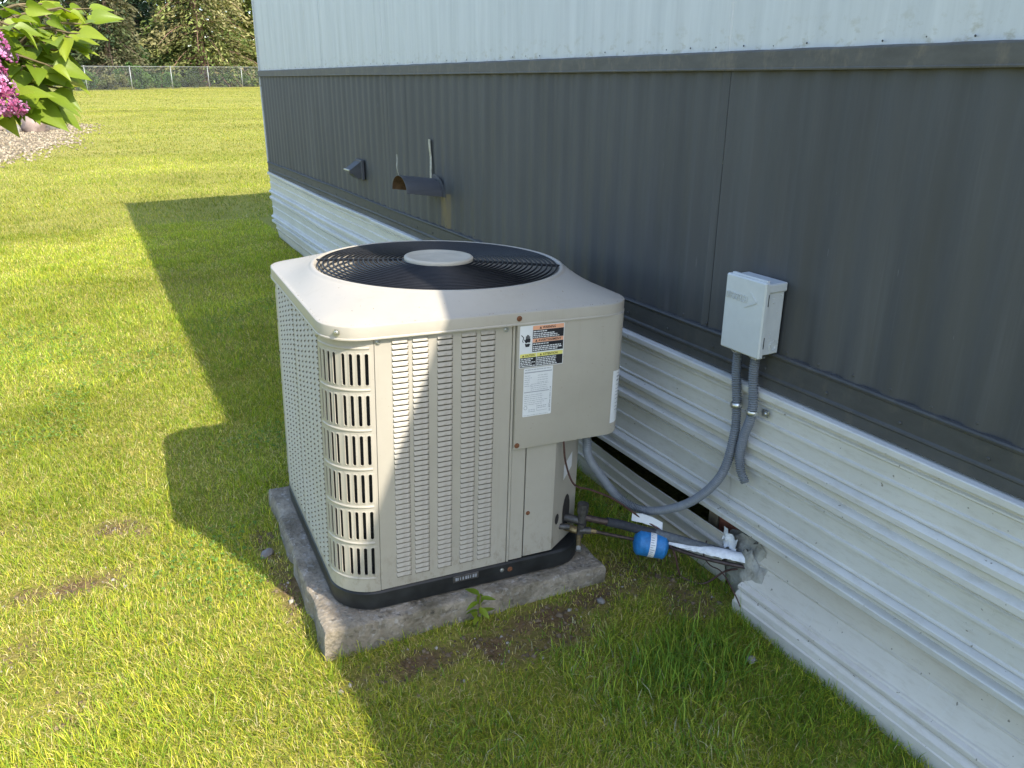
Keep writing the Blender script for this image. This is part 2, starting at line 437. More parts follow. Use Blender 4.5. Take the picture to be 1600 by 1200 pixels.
def vnoise(x, y, sc, seed=0):
    """value noise in numpy, 0..1"""
    g = np.random.default_rng(seed).random((64, 64)); X = np.asarray(x)*sc+17.3; Y = np.asarray(y)*sc+9.1
    i = np.floor(X).astype(int); j = np.floor(Y).astype(int); fx = X-i; fy = Y-j
    fx = fx*fx*(3-2*fx); fy = fy*fy*(3-2*fy); i %= 64; j %= 64; i2 = (i+1) % 64; j2 = (j+1) % 64
    return (g[i, j]*(1-fx)+g[i2, j]*fx)*(1-fy)+(g[i, j2]*(1-fx)+g[i2, j2]*fx)*fy
def gz(x, y):
    y = np.asarray(y, float); x = np.asarray(x, float)
    base = .02*(np.clip(y, -4, 66)-2.2)
    near = np.clip((12-np.abs(y-3))/10, 0, 1)
    return base+near*((vnoise(x, y, 1.3, 3)-.5)*.022+(vnoise(x, y, 4.5, 4)-.5)*.012)

# ------------------------------------------------------------------ the ground
def bare(x, y):
    """0..1 cover of worn soil patches and the dug strip along the wall"""
    b = np.zeros_like(x)
    for cx, cy, rx, ry, s in ((-1.97, 2.72, .22, .08, .9), (-1.80, 3.02, .10, .14, .75), (-2.12, 2.45, .08, .14, .5), (-2.15, 3.2, .08, .12, .4), (-.80, 1.84, .56, .10, .97), (-.60, 1.78, .30, .10, .9), (-.45, 1.86, .2, .1, .8), (-.30, 1.93, .26, .17, .75), (-.15, 1.72, .16, .12, .85), (-.05, 2.0, .10, .35, .7), (-1.33, 2.45, .06, .35, .85), (-1.02, 1.74, .13, .12, .5), (-1.55, 1.55, .12, .08, .5), (-2.0, 2.1, .1, .12, .4)):
        q = np.sqrt(((x-cx)/rx)**2+((y-cy)/ry)**2)+(vnoise(x, y, 9, 21)-.5)*.9+(vnoise(x, y, 26, 22)-.5)*.5; b = np.maximum(b, s*np.clip((1.3-q)*1.1, 0, 1))
    return b
xs = np.unique(np.concatenate([np.linspace(-160, -6, 24), np.linspace(-6, -3.2, 24), np.linspace(-3.2, .4, 110), np.linspace(.4, 160, 24)]))
ys = np.unique(np.concatenate([np.linspace(-120, -3, 14), np.linspace(-3, .8, 20), np.linspace(.8, 4.2, 103), np.linspace(4.2, 14, 70), np.linspace(14, 70, 40), np.linspace(70, 320, 20)]))
XX, YY = np.meshgrid(xs, ys); ZZ = gz(XX, YY)
nx, ny = len(xs), len(ys); ii = np.arange(nx*ny).reshape(ny, nx)
F = np.stack([ii[:-1, :-1], ii[:-1, 1:], ii[1:, 1:], ii[1:, :-1]], -1).reshape(-1, 4)
BB = bare(XX.ravel(), YY.ravel()); prop(link('ground', np_mesh('ground', np.stack([XX, YY, ZZ], -1).reshape(-1, 3), [F], SOIL, np.stack([BB, BB, BB], -1), smooth=True)), kind='structure')

# gravel bed with stones at its edge
def gravel_edge_x(y): return np.interp(y, [9, 12, 15.4, 17, 20, 23, 25.5], [-6.5, -4.4, -3.0, -2.25, -1.7, -1.35, -1.1])+(vnoise(y*0, y, 1.1, 61)-.5)*.5
gy = np.linspace(9, 25.8, 30); m = MB(); L = []
for y in gy:
    row = []
    for k in range(9):
        x = -22+(float(gravel_edge_x(y))-.35+22)*k/8; row.append((x, float(y), float(gz(x, y))+.012))
    L.append(row)
m.rings(L, closed=False); prop(m.build('gravel_path', GRAVELGROUND), kind='structure')
ns = 9000
sy = rng.uniform(12, 25.6, ns); sx = gravel_edge_x(sy)-np.abs(rng.normal(0, 2.6, ns))-.05+rng.normal(0, .22, ns)
rad = rng.uniform(.012, .036, ns); tv = np.array([(1, 0, -.2), (-.5, .87, -.2), (-.5, -.87, -.2), (.5, .5, .6), (-.7, 0, .5), (.3, -.6, .6)])
tf = np.array([(0, 1, 3), (1, 4, 3), (1, 2, 4), (2, 5, 4), (2, 0, 5), (0, 3, 5), (3, 4, 5)])
ang = rng.uniform(0, 6.28, ns); ca, sa = np.cos(ang), np.sin(ang)
tvr = tv[None]*(1+rng.uniform(-.3, .3, (ns, 6, 1)))
V = np.stack([tvr[..., 0]*ca[:, None]-tvr[..., 1]*sa[:, None], tvr[..., 0]*sa[:, None]+tvr[..., 1]*ca[:, None], tvr[..., 2]], -1)*rad[:, None, None]
V += np.stack([sx, sy, gz(sx, sy)+.02], -1)[:, None]
cs = np.array([(.28, .225, .145), (.21, .17, .115), (.35, .29, .205), (.14, .11, .075)])[rng.integers(0, 4, ns)]*rng.uniform(.8, 1.15, (ns, 1))
me = np_mesh('gravel', V.reshape(-1, 3), [(tf[None]+(np.arange(ns)*6)[:, None, None]).reshape(-1, 3)], STONES, np.repeat(cs, 6, 0))
prop(link('gravel', me), 'loose pale gravel covering the bed left of the lawn', 'gravel', kind='stuff')

# ------------------------------------------------------------------ mobile home
HEND = 8.33; HNEAR = -5.0; HD = 4.1; ZE = 3.08
home = prop(empty('mobile_home', (0, 0, 0)), 'long mobile home with dark ribbed lower siding, pale upper siding and metal skirting', 'mobile home')
def ribbed(y0, y1, z0, z1, xb, depth, period, duty, phase=0., lip=.002, wob=.0012):
    """ribbed sheet facing -x with folded edges, each rib a real fold"""
    ys = [y0]; xsx = [xb]; k = math.floor((y0-phase)/period)
    pts = [(y0, xb-lip)]
    while True:
        a = phase+k*period
        for (yy, dd) in ((a, 0), (a+period*.15, depth), (a+period*duty, depth), (a+period*(duty+.15), 0)):
            if y0+.006 < yy < y1-.006: pts.append((yy, xb-dd-lip*0))
        if a > y1: break
        k += 1
    pts.append((y1-.004, pts[-1][1])); pts.append((y1, xb-lip-.002))
    m = MB(); nz = 7; loops = []
    for iz in range(nz):
        z = z0+(z1-z0)*iz/(nz-1)
        loops.append([(x+(mnoise.noise(Vector((y*1.7, z*2.2, 3)))*wob), y, z) for y, x in pts])
    loops = [[(.012, p[1], p[2]) for p in loops[0]]]+loops+[[(.012, p[1], p[2]) for p in loops[-1]]]
    m.rings([l[::-1] for l in loops], closed=False)
    return m
seams = [HNEAR, -3.28, -1.983, -.686, .611, 1.908, 3.205, 4.502, 4.885, 6.097, 7.394, HEND]
for a, b in zip(seams[:-1], seams[1:]):
    ribbed(a+.002, b-.002, .858, 1.668, -.004, .0078, .1155, .5, phase=.03).build('siding_panel', SID_DARK, home, smooth=25)
ws = [HNEAR, -1.983, .55, 1.93, 3.19, 4.90, 6.2, HEND]
for a, b in zip(ws[:-1], ws[1:]):
    ribbed(a+.001, b-.001, 1.69, ZE-.04, -.004, .006, .231, .42, phase=.05).build('upper_siding_panel', SID_WHITE, home, smooth=25)
# batten over the joint
m = MB(); jb = [(4.822, -.0108), (4.834, -.0158), (4.874, -.0162), (4.881, -.0128), (4.889, -.0128), (4.896, -.0158), (4.924, -.0158), (4.937, -.0108)]
m.rings([[(x, y, z) for y, x in jb[::-1]] for z in (.872, 1.1, 1.4, 1.658)], closed=False)
m.build('joint_batten', SID_DARK, home, smooth=30)
# trim band, slightly wavy, hem at the lower edge
def strip(prof, y0, y1, step, name, mat, wave=.0015, sag=0, seed=0, smooth=22, endcap=True, zshift=None):
    n = max(2, int((y1-y0)/step)+1); loops = []
    for i in range(n):
        y = y0+(y1-y0)*i/(n-1); L = []
        for j, (x, z) in enumerate(prof):
            w = mnoise.noise(Vector((y*1.1, j*.35, seed)))*wave
            dz = mnoise.noise(Vector((y*.9+5, j*.15, seed+4)))*(wave+sag)
            L.append((x+w, y, z+dz+(zshift(y) if zshift else 0)))
        loops.append(L)
    m = MB(); m.rings(loops, closed=False)
    return m.build(name, mat, home, smooth=smooth)
strip([(-.004, 1.704), (-.025, 1.700), (-.027, 1.697), (-.027, 1.657), (-.029, 1.654), (-.028, 1.6505), (-.023, 1.6505), (-.005, 1.656)], HNEAR, HEND+.01, .08, 'trim_band', TRIM, .0010, .0006, 1)
strip([(-.008, .876), (-.020, .874), (-.0235, .869), (-.021, .863), (-.0155, .860), (-.0155, .83), (-.0155, .806), (-.0195, .801), (-.0195, .796), (-.0155, .790), (-.017, .766), (-.018, .762), (-.006, .760)], HNEAR, HEND+.012, .06, 'flashing', FLASH, .003, .002, 2)
# fixing screws
m = MB()
def dome(c, n, r, h, m, mat=0):
    """little screw head at c with normal n"""
    n = Vector(n).normalized(); a = n.orthogonal().normalized(); b = n.cross(a); c = Vector(c); L = []
    for t, hh in ((1, 0), (1, h*.5), (.6, h)):
        L.append([c+a*math.cos(q*math.pi/4)*r*t+b*math.sin(q*math.pi/4)*r*t+n*hh for q in range(8)])
    m.rings(L, cap1=True, m=mat)
for k in range(70):
    y = .45+k*.1155
    if y < HEND-.05:
        dome((-.0095, y+.075, .892+random.uniform(-.004, .004)), (-1, 0, 0), .0050, .004, m)
        if k % 2 == 0: dome((-.0155, y+.03, .822), (-1, 0, 0), .005, .004, m)
        if random.random() < .75: dome((-.0085, y+.03, 1.715+random.uniform(-.003, .003)), (-1, 0, 0), .0026, .002, m)
prop(m.build('siding_screw', FLASH, home), kind='stuff')
# skirting
SP = [(.004, .759), (-.006, .758), (-.031, .753), (-.034, .750), (-.034, .735), (-.031, .731), (-.012, .722), (-.0115, .717), (-.017, .713), (-.0175, .708), (-.0115, .703), (-.0115, .664), (-.017, .6605), (-.0175, .6535), (-.0115, .650),
      (-.0115, .602), (-.0165, .598), (-.0165, .593), (-.011, .589), (-.031, .580), (-.034, .577), (-.034, .562), (-.031, .558), (-.013, .549), (-.0125, .529), (-.031, .520), (-.034, .517), (-.034, .500), (-.031, .496), (-.012, .488), (-.0115, .482), (-.0165, .478), (-.0165, .473), (-.0115, .469),
      (-.0115, .426), (-.017, .4225), (-.0175, .4155), (-.0115, .412), (-.0115, .354), (-.016, .350), (-.016, .345), (-.011, .342), (-.031, .335), (-.034, .332), (-.034, .322), (-.031, .318), (-.013, .310), (-.0125, .295), (-.031, .289), (-.034, .286), (-.034, .271), (-.031, .267), (-.020, .262)]
strip(SP, HNEAR, 1.735, .1, 'skirt_panel', SKIRT, .0022, .0015, 5)
SP2 = [(x-.0028, z+.001) for x, z in SP]
strip(SP2, 1.725, 5.2, .1, 'skirt_panel', SKIRT, .0018, .001, 6)
strip([(x, z) for x, z in SP], 5.19, HEND-.005, .08, 'skirt_panel', SKIRT, .003, .003, 8, zshift=lambda y: .0 + .010*max(0, y-6.5))
strip([(.06, .33), (.014, .167), (.0105, .164), (.0105, .160), (.012, .157), (-.018, .098), (-.0225, .096), (-.0235, .091), (-.038, .085), (-.041, .082), (-.041, .071), (-.038, .067), (-.030, .064), (-.046, .053), (-.050, .049), (-.052, .030), (-.056, .026), (-.058, -.10)], HNEAR, 1.615, .07, 'lower_skirt_panel', SKIRT_LOW, .004, .003, 12)
strip([(.006, .186), (-.002, .196), (-.006, .194), (-.004, .188), (.002, .15), (-.006, .146), (-.006, .140), (.004, .136), (.006, .098), (-.003, .094), (.0, .086), (.012, .07), (.024, .0), (.03, -.10)], 1.735, HEND-.01, .07, 'lower_skirt_panel', SKIRT_LOW, .003, .002, 15,
      zshift=lambda y: .020*max(0, y-2.4)+.012*max(0, min(1, (y-2.2)/.4)))
# broken corner filled with foam, pier behind the gap
def lump(name, mat, parent, c, r, seed, sub=24, amp=.35, sc=9):
    m = MB(); loops = []; nlat = sub//2
    for i in range(nlat+1):
        th = math.pi*i/nlat; L = []
        for k in range(sub):
            ph = 2*math.pi*k/sub; d = Vector((math.sin(th)*math.cos(ph), math.sin(th)*math.sin(ph), math.cos(th)))
            q = 1+amp*mnoise.fractal(d*1.7+Vector((seed, 0, 0)), 1, 2, 4)
            L.append((c[0]+d.x*r[0]*q, c[1]+d.y*r[1]*q, c[2]+d.z*r[2]*q))
        loops.append(L)
    m.rings(loops[::-1]); return m.build(name, mat, parent, smooth=60)
lump('expanding_foam', FOAM, home, (.030, 1.660, .105), (.036, .098, .105), 3, amp=.5)
lump('expanding_foam', FOAM, home, (.012, 1.612, .110), (.030, .055, .075), 9, amp=.6)
m = MB(); L = []; L2 = []
for i in range(9):
    row = []
    for j in range(7):
        s, q = i/8, j/6; ww = mnoise.fractal(Vector((s*3.2, q*3.2, 2.5)), 1, 2, 4)*.016
        row.append((-.004-.012*s+ww, 1.742-.075*s+ww*.6, .222-.018*s-(.060-.02*s)*q+ww*.5))
    L.append(row); L2.append([(x+.0015, y, z-.0008) for x, y, z in row])
m.rings(L, closed=False); m.rings([l[::-1] for l in L2], closed=False); m.build('torn_plastic_sheet', WRAP, home, smooth=60)
m = MB(); m.bevbox((.055, 1.735, -.05), (.16, 1.83, .235), .004); m.build('brick', BRICKRED, home)
m = MB(); m.bevbox((.052, 1.834, -.05), (.16, 1.88, .30), .004); m.build('wooden_post', BRICKTAN, home)
# carcass: floor, other walls, roof
m = MB(); m.box((.014, HNEAR, .62), (HD, HEND-.03, .845)); m.build('belly_board', BELLY, home)
m = MB(); m.box((.03, HEND-.029, .86), (HD, HEND-.004, ZE-.03)); m.build('end_wall', SID_WHITE, home)
m = MB(); m.box((.045, HEND-.035, -.1), (HD, HEND-.012, .85)); m.box((HD-.03, HNEAR+.03, -.2), (HD-.001, HEND-.036, .615)); m.box((.04, HNEAR+.001, -.3), (HD-.04, HNEAR+.028, .615)); m.build('rear_skirt', SKIRT_LOW, home)
m = MB(); m.box((HD-.025, HNEAR+.03, .85), (HD, HEND-.03, ZE-.03)); m.build('rear_wall', SID_WHITE, home)
m = MB(); m.box((.03, HNEAR, .86), (HD-.03, HNEAR+.025, ZE-.03)); m.build('near_end_wall', SID_WHITE, home)
m = MB()
pr = [(-.03, ZE-.06), (-.03, ZE), (HD/2, ZE+.28), (HD+.03, ZE), (HD+.03, ZE-.06), (HD/2, ZE+.2)]
m.rings([[(x, HNEAR-.03, z) for x, z in pr], [(x, HEND+.16, z) for x, z in pr]], cap0=True, cap1=True); m.build('roof', SHINGLE, home)
# corner post at the far end
m = MB(); m.bevbox((-.018, HEND-.004, .86), (.03, HEND+.012, ZE-.065), .003); m.build('corner_post', SID_WHITE, home)

# ------------------------------------------------------------------ exhaust hood and vent cap on the wall
hood = prop(empty('exhaust_hood', (-.012, 4.135, 1.04)), 'weathered half-round sheet metal hood jutting from the dark siding, rusty inside', 'vent hood')
def hood_shell(rout, thick, x0, x1, n=18, bands=6):
    m = MB(); outer = []; inner = []
    nx_ = 13
    for i in range(nx_):
        t = i/(nx_-1); x = x0+(x1-x0)*t; z0 = -.14*(x-x0) if True else 0
        rr = rout+(.0025 if i % 2 else 0)
        outer.append([(x, math.cos(math.pi*k/n)*rr, z0+math.sin(math.pi*k/n)*rr*.74) for k in range(n+1)])
        inner.append([(x, math.cos(math.pi*k/n)*(rr-thick), z0+math.sin(math.pi*k/n)*(rr-thick)*.74) for k in range(n+1)])
    m.rings(outer, closed=False, m=0); m.rings([l[::-1] for l in inner], closed=False, m=1)
    m.rings([outer[-1], inner[-1]], closed=False, m=0)
    for side in (0, -1):
        m.rings([[o[side] for o in outer], [q[side] for q in inner]], closed=False, m=0)
    return m
hs = hood_shell(.112, .004, 0, -.205).build('shell', [HOODMAT, HOODIN], hood, smooth=30)
m = MB(); m.add([(.0, math.cos(math.pi*k/12)*.107, math.sin(math.pi*k/12)*.079) for k in range(13)], [tuple(range(13))[::-1]]); m.build('back_plate', HOODIN, hood)
m = MB(); m.tube(smoothpath([(-.004, .045, .07), (-.003, .042, .15), (.001, .048, .22), (-.002, .05, .283)], 6), .004, 4); 
for p in m.v[:]: pass
def ribbon(path, w, wdir, t, tdir):
    m = MB(); L = []
    for p in path:
        p = Vector(p); a = Vector(wdir)*w/2; b = Vector(tdir)*t/2
        L.append([p-a-b, p+a-b, p+a+b, p-a+b])
    m.rings(L, cap0=True, cap1=True); return m
ribbon(smoothpath([(-.006, .042, .075), (-.004, .040, .14), (.000, .046, .19), (-.003, .050, .24), (-.003, .052, .285)], 6), .024, (0, 1, 0), .003, (1, 0, 0)).build('hanger_strap', STRAPMAT, hood)
ribbon(smoothpath([(-.198, .02, .112), (-.206, .022, .15), (-.197, .034, .185), (-.194, .046, .215)], 6), .020, (.2, .95, 0), .003, (1, 0, 0)).build('hanger_strap', STRAPMAT, hood)
m = MB(); fl = [[(-.0005-.003*q, math.cos(math.pi*k/18)*rr, math.sin(math.pi*k/18)*rr*.76) for k in range(19)] for q, rr in ((0, .142), (1, .142), (1, .112), (0, .112))]
m.rings(fl, closed=False); m.build('flange', HOODMAT, hood, smooth=30)
m = MB()
for k in (2, 6, 9, 12, 16): dome((-.0035, math.cos(math.pi*k/18)*.128, math.sin(math.pi*k/18)*.128*.76), (-1, 0, 0), .004, .003, m)
prop(m.build('flange_screw', FLASH, hood), kind='stuff')
cap = prop(empty('vent_cap', (-.012, 5.40, 1.06)), 'small grey slanted vent cap on the dark siding near the far end', 'vent cap')
m = MB(); m.bevbox((-.022, -.07, -.065), (-.0005, .07, .065), .004); m.build('flange', HOODMAT, cap)
m = MB(); pr = [(-.02, .055), (-.10, .0), (-.10, -.018), (-.085, -.02), (-.045, -.055), (-.02, -.055)]
m.rings([[(x, -.055, z) for x, z in pr], [(x, .055, z) for x, z in pr]], cap0=True, cap1=True); m.build('cowl', HOODMAT, cap, smooth=30)
m = MB(); m.bevbox((-.106, -.058, -.004), (-.097, .058, .006), .002); m.build('cowl_lip', GALV, cap)

# ------------------------------------------------------------------ air conditioner (local frame: u right, v back, w up)
Rz = Matrix.Rotation(-.0551, 4, 'Z'); Rx = Matrix.Rotation(-.0022, 4, 'X'); Ry = Matrix.Rotation(.0289, 4, 'Y')
ACM = Matrix.Translation((-1.2435, 2.0301, .1)) @ Rz @ Rx @ Ry
ac = prop(empty('air_conditioner', mat=ACM), 'beige square outdoor air conditioning unit with round fan grille on top', 'air conditioner')
U1, V1, RC, WT, WB = .94, .937, .125, .87, .06
def rrect(u0, u1, v0, v1, r, n=8, w=0):
    pts = []
    for cu, cv, a0 in ((u1-r, v0+r, -90), (u1-r, v1-r, 0), (u0+r, v1-r, 90), (u0+r, v0+r, 180)):
        for k in range(n+1):
            a = R(a0+90*k/n); pts.append((cu+r*math.cos(a), cv+r*math.sin(a), w))
    return pts
# base pan with the right front corner rounded in
def base_loop(inset, w, ur=.868):
    return [(p[0], p[1], w) for p in rrect(inset, ur-inset, inset, V1-inset, .13-inset, 8)]
m = MB(); m.rings([base_loop(.012, -.012), base_loop(.002, -.004), base_loop(.0, .0), base_loop(-.003, .03), base_loop(-.002, .052), base_loop(.004, .058), base_loop(.03, .0585)], cap0=True, cap1=True)
m.build('base_pan', BASE_BLACK, ac, smooth=40)
m = MB(); m.bevbox((.359, -.0068, .030), (.447, -.0022, .052), .0015); bt = m.build('base_tag', VALVE, ac)
m = MB()
for k in range(9):
    a = .366+k*.0085+random.uniform(-.001, .001); m.box((a, -.0076, .036), (a+random.uniform(.002, .006), -.0069, .047))
m.build('tag_print', LAB_GREY, bt)
# coil behind the panels
m = MB(); m.rings([rrect(.035, U1-.14, .035, V1-.03, .10, 6, .06), rrect(.035, U1-.14, .035, V1-.03, .10, 6, .862)])
for k in range(90): pass
m.build('coil', COIL, ac, smooth=40)
m = MB()
for k in range(64):
    w = .07+k*.0122
    m.rings([rrect(.032, U1-.138, .032, V1-.027, .102, 5, w), rrect(.032, U1-.138, .032, V1-.027, .102, 5, w+.004)])
prop(m.build('coil_fin', FANGREY, ac), kind='stuff')
# left side panel with louvers, rear panels
m = MB(); m.bevbox((0, .1255, WB+.001), (.006, .8115, WT+.01), .001); side = m.build('side_panel', CREAM, ac)
def louver(w=.0485, h=.0146, d=.0052):
    """pressed louver: top merges with the sheet, bottom and right end stand proud, openings and shade painted dark"""
    m = MB(); c = .005; ht = h/2
    v = [(-w/2, 0, ht), (w/2-c*.3, 0, ht), (-w/2+.001, -d*.6, ht*.3), (w/2-c, -d*.6, ht*.3), (-w/2+.0015, -d, -ht*.35), (w/2-c, -d, -ht*.35), (-w/2+.0015, -d*.9, -ht*.56), (w/2-c, -d*.9, -ht*.56), (-w/2, 0, -ht*.6)]
    m.add(v, [(0, 2, 3, 1), (2, 4, 5, 3), (4, 6, 7, 5), (0, 8, 2), (2, 8, 4), (4, 8, 6)], 0)
    g = -.0005
    q = [v[6], v[7], (w/2-c, g, -ht*.6), (w/2-.0006, g, -ht*.45), (w/2-.0004, g, -ht*1.1), (-w/2+.001, g, -ht*1.1)]
    m.add([(-w/2+.001, g, -ht*.4), (w/2-.0008, g, -ht*.4), (w/2-.0012, g, -ht*1.12), (-w/2+.002, g, -ht*1.12)], [(0, 3, 2, 1)], 1)  # dark quad on the sheet paints the gap and contact shade below the lip
    m.add([v[1], v[3], v[5], v[7], (w/2-.0006, g, -ht*.6), (w/2-.0006, g, ht*.5)], [(0, 1, 5), (1, 2, 4, 5), (2, 3, 4)], 0)
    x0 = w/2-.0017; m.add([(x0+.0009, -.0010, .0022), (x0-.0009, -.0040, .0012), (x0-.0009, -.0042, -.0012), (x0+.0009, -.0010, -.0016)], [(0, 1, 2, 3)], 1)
    return m
lm = louver(); me0 = bpy.data.meshes.new('louver'); me0.from_pydata(lm.v, [], lm.f); me0.materials.append(CREAM); me0.materials.append(OPENING_SHADE); me0.polygons.foreach_set('material_index', lm.mi)
NR = 46; PITCH = (.857-.092)/NR
cols_side = [.158, .216, .274, .332, .390, .452, .524, .582, .640, .698, .756]
m = MB()
for cv in cols_side:
    for k in range(NR):
        w = .85-k*PITCH
        m.add([(p[1], cv-p[0], w+p[2]) for p in lm.v], [f for f, q in zip(lm.f, lm.mi) if q == 0], 0)
        m.add([(p[1], cv-p[0], w+p[2]) for p in lm.v], [f for f, q in zip(lm.f, lm.mi) if q == 1], 1)
prop(m.build('louver', [CREAM, OPENING_SHADE], side), kind='stuff')
m = MB(); m.box((.13, V1-.008, WB+.001), (.80, V1-.002, WT+.01)); m.build('rear_panel', CREAM, ac)
# corner panels: perforated rounded posts
TH = [9, 18.5, 28, 37.5, 50.5, 60.5, 70.5, 80.5]
def corner_panel(name, mp):
    """mp(theta,w,out) -> point; stadium slots cut through the curved sheet"""
    m = MB(); t0, t1 = -.2, 90
    rows = [(.1215+k*.1218, .2145+k*.1218) for k in range(6)]
    edges = [t0]+[ (TH[i]+TH[i+1])/2 for i in range(7)]+[86.5, t1]
    def grid(ta, tb, wa, wb, nt=1):
        L = []
        for i in range(nt+1):
            t = ta+(tb-ta)*i/nt; L.append([mp(t, wa, 0), mp(t, wb, 0)])
        m.rings(L, closed=False)
    ws_ = [WB+.001]
    bounds = [WB+.001]
    for k, (a, b) in enumerate(rows):
        lo = a-.004; hi = b+.004
        grid(t0, t1, bounds[-1], lo, 12)
        for i in range(8):
            ta, tb = edges[i], edges[i+1]; tc = TH[i]; hw = 2.3; n = 6
            hh = .005
            # slot outline (theta,w), counter clockwise from lower left
            so = [(tc+hw*math.cos(math.pi+math.pi*q/n), a+hh+hh*math.sin(math.pi+math.pi*q/n)) for q in range(n+1)]
            so += [(tc+hw*math.cos(math.pi*q/n), b-hh+hh*math.sin(math.pi*q/n)) for q in range(n+1)]
            ou = []
            for (t, w) in so[:n+1]: ou.append((ta+(tb-ta)*((t-tc+hw)/(2*hw)), lo))
            for (t, w) in so[n+1:]: ou.append((ta+(tb-ta)*((t-tc+hw)/(2*hw)), hi))
            A = [mp(t, w, 0) for t, w in ou]; B = [mp(t, w, .0012) for t, w in so]; Cc = [mp(tc+(t-tc)*.9, w, -.0016) for t, w in so]
            m.rings([A, B, Cc])
        grid(edges[8], t1, lo, hi, 1)
        bounds.append(hi)
    grid(t0, t1, bounds[-1], WT+.006, 12)
    o = m.build(name, CREAM, ac, smooth=38)
    # pressed ridges between the rows
    for k in range(7):
        w = .1205+k*.1218-.0125
        rm = MB(); loops = []
        for t in np.linspace(4, 84, 16):
            loops.append([mp(t, w-.005, -.001), mp(t, w-.002, .0022), mp(t, w+.002, .0022), mp(t, w+.005, -.001)])
        rm.rings([l[::-1] for l in loops], closed=False); rm.build('ridge', CREAM, o, smooth=60)
    return o
def mpFL(t, w, out): 
    a = R(t); r = RC+out; return (RC-r*math.cos(a), RC-r*math.sin(a), w)
def mpBL(t, w, out):
    a = R(90-t); r = RC+out; return (RC-r*math.cos(a), V1-RC+r*math.sin(a), w)
corner_panel('corner_panel', mpFL); corner_panel('corner_panel', mpBL)
# louvered front panel
m = MB(); m.bevbox((.1265, .0, WB+.001), (.5445, .006, WT+.006), .001); front = m.build('front_panel', CREAM, ac)
for cu in (.200, .2595, .333, .4065, .466):
    for k in range(NR): inst('louver', me0, front, (cu, -.0002, .85-k*PITCH))
# post and service panels beside it
m = MB(); m.bevbox((.5462, -.003, WB+.002), (.5535, .006, WT+.006), .0012); m.build('corner_trim', CREAM, ac)
m = MB(); m.bevbox((.5545, -.001, WB+.004), (.6035, .02, .474), .002); m.build('post', CREAM, ac)
def prism(poly, w0, w1):
    m = MB(); m.rings([[(u, v, w0) for u, v in poly], [(u, v, w1) for u, v in poly]], cap0=True, cap1=True); return m
sp = prism([(.607, .0), (.712, .0), (.852, .098), (.852, .12), (.70, .02), (.607, .02)], .068, .474).build('service_panel', CREAM, ac, smooth=20)
m = MB(); m.rings([[(.606, .02, .062), (.705, .021, .062), (.86, .13, .062), (.86, V1-.12, .062), (.80, V1-.01, .062)], [(.606, .02, .87), (.705, .021, .87), (.86, .13, .87), (.86, V1-.12, .87), (.80, V1-.01, .87)]], closed=False)
m.build('inner_wall', CREAM, ac)
# flat dark ovals on the slanted face, painting the dark of the pipe holes
def on_cham(s, w, out=.0015):
    u = .712+.14*s; v = .098*s; return (u+out*.573, v-out*.82, w)
m = MB()
for s0, s1, w0, w1 in ((.10, .26, .150, .190), (.42, .74, .105, .235)):
    n = 14; m.add([on_cham((s0+s1)/2+(s1-s0)/2*math.cos(2*math.pi*k/n), (w0+w1)/2+(w1-w0)/2*math.sin(2*math.pi*k/n)) for k in range(n)], [tuple(range(n))])
m.build('pipe_opening', OPENING_SHADE, sp)
m = MB(); m.add([on_cham(.38, .30), on_cham(.72, .33), on_cham(.72, .385), on_cham(.38, .355)], [(0, 1, 2, 3)]); m.build('faded_sticker', LAB_WHITE, sp)
# control box cover with rounded right edge
cp = [(.5555, .02), (.5555, -.012)]
for k in range(9):
    a = R(-90+75*k/8); cp.append((.893+.052*math.cos(a), .040+.052*math.sin(a)))
cp += [(.945, .14), (.925, .14), (.925, .05), (.88, .02)]
def inset_poly(p, d):
    c = Vector((.75, .03)); return [tuple(Vector(q)+(c-Vector(q)).normalized()*d) for q in p]
m = MB(); W0, W1 = .4655, .869
m.rings([[(u, v, W0) for u, v in inset_poly(cp, .004)], [(u, v, W0+.003) for u, v in cp], [(u, v, W1) for u, v in cp]], cap0=True, cap1=True)
cover = m.build('control_cover', CREAM, ac, smooth=30)
m = MB(); m.box((.60, .025, .472), (.915, .16, .866)); m.build('control_box', CREAM, ac)
# lid: rounded square lofted into the round opening
GC = (.494, .492); GR = .405; NL = 96
def rr_dir(a, u0, u1, v0, v1, r):
    """point of the rounded rectangle in direction a from GC"""
    d = (math.cos(a), math.sin(a)); lo, hi = 0, 2
    def inside(p):
        u, v = p; cu = min(max(u, u0+r), u1-r); cv = min(max(v, v0+r), v1-r)
        if u0 <= u <= u1 and v0 <= v <= v1:
            return (u-cu)**2+(v-cv)**2 <= r*r
        return False
    for _ in range(36):
        mid = (lo+hi)/2
        if inside((GC[0]+d[0]*mid, GC[1]+d[1]*mid)): lo = mid
        else: hi = mid
    return (GC[0]+d[0]*lo, GC[1]+d[1]*lo)
angs = sorted(set([2*math.pi*k/NL for k in range(NL)]+[math.atan2(sv*(.46-.08*q), su*(.46-.08*(1-q)))%(2*math.pi) for su in (1, -1) for sv in (1, -1) for q in (0, .15, .3, .45, .6, .75, .9, 1)]))
def lid_loop(over, w, r=.115): return [(*rr_dir(a, -.010-over, .972+over, -.014-over, V1+.016+over, r+over), w) for a in angs]
def circ(r, w): return [(GC[0]+r*math.cos(a), GC[1]+r*math.sin(a), w) for a in angs]
def blend(t, w, rim=.428):
    A = lid_loop(-.012, 0); B = circ(rim, 0); return [(a[0]*(1-t)+b[0]*t, a[1]*(1-t)+b[1]*t, w) for a, b in zip(A, B)]
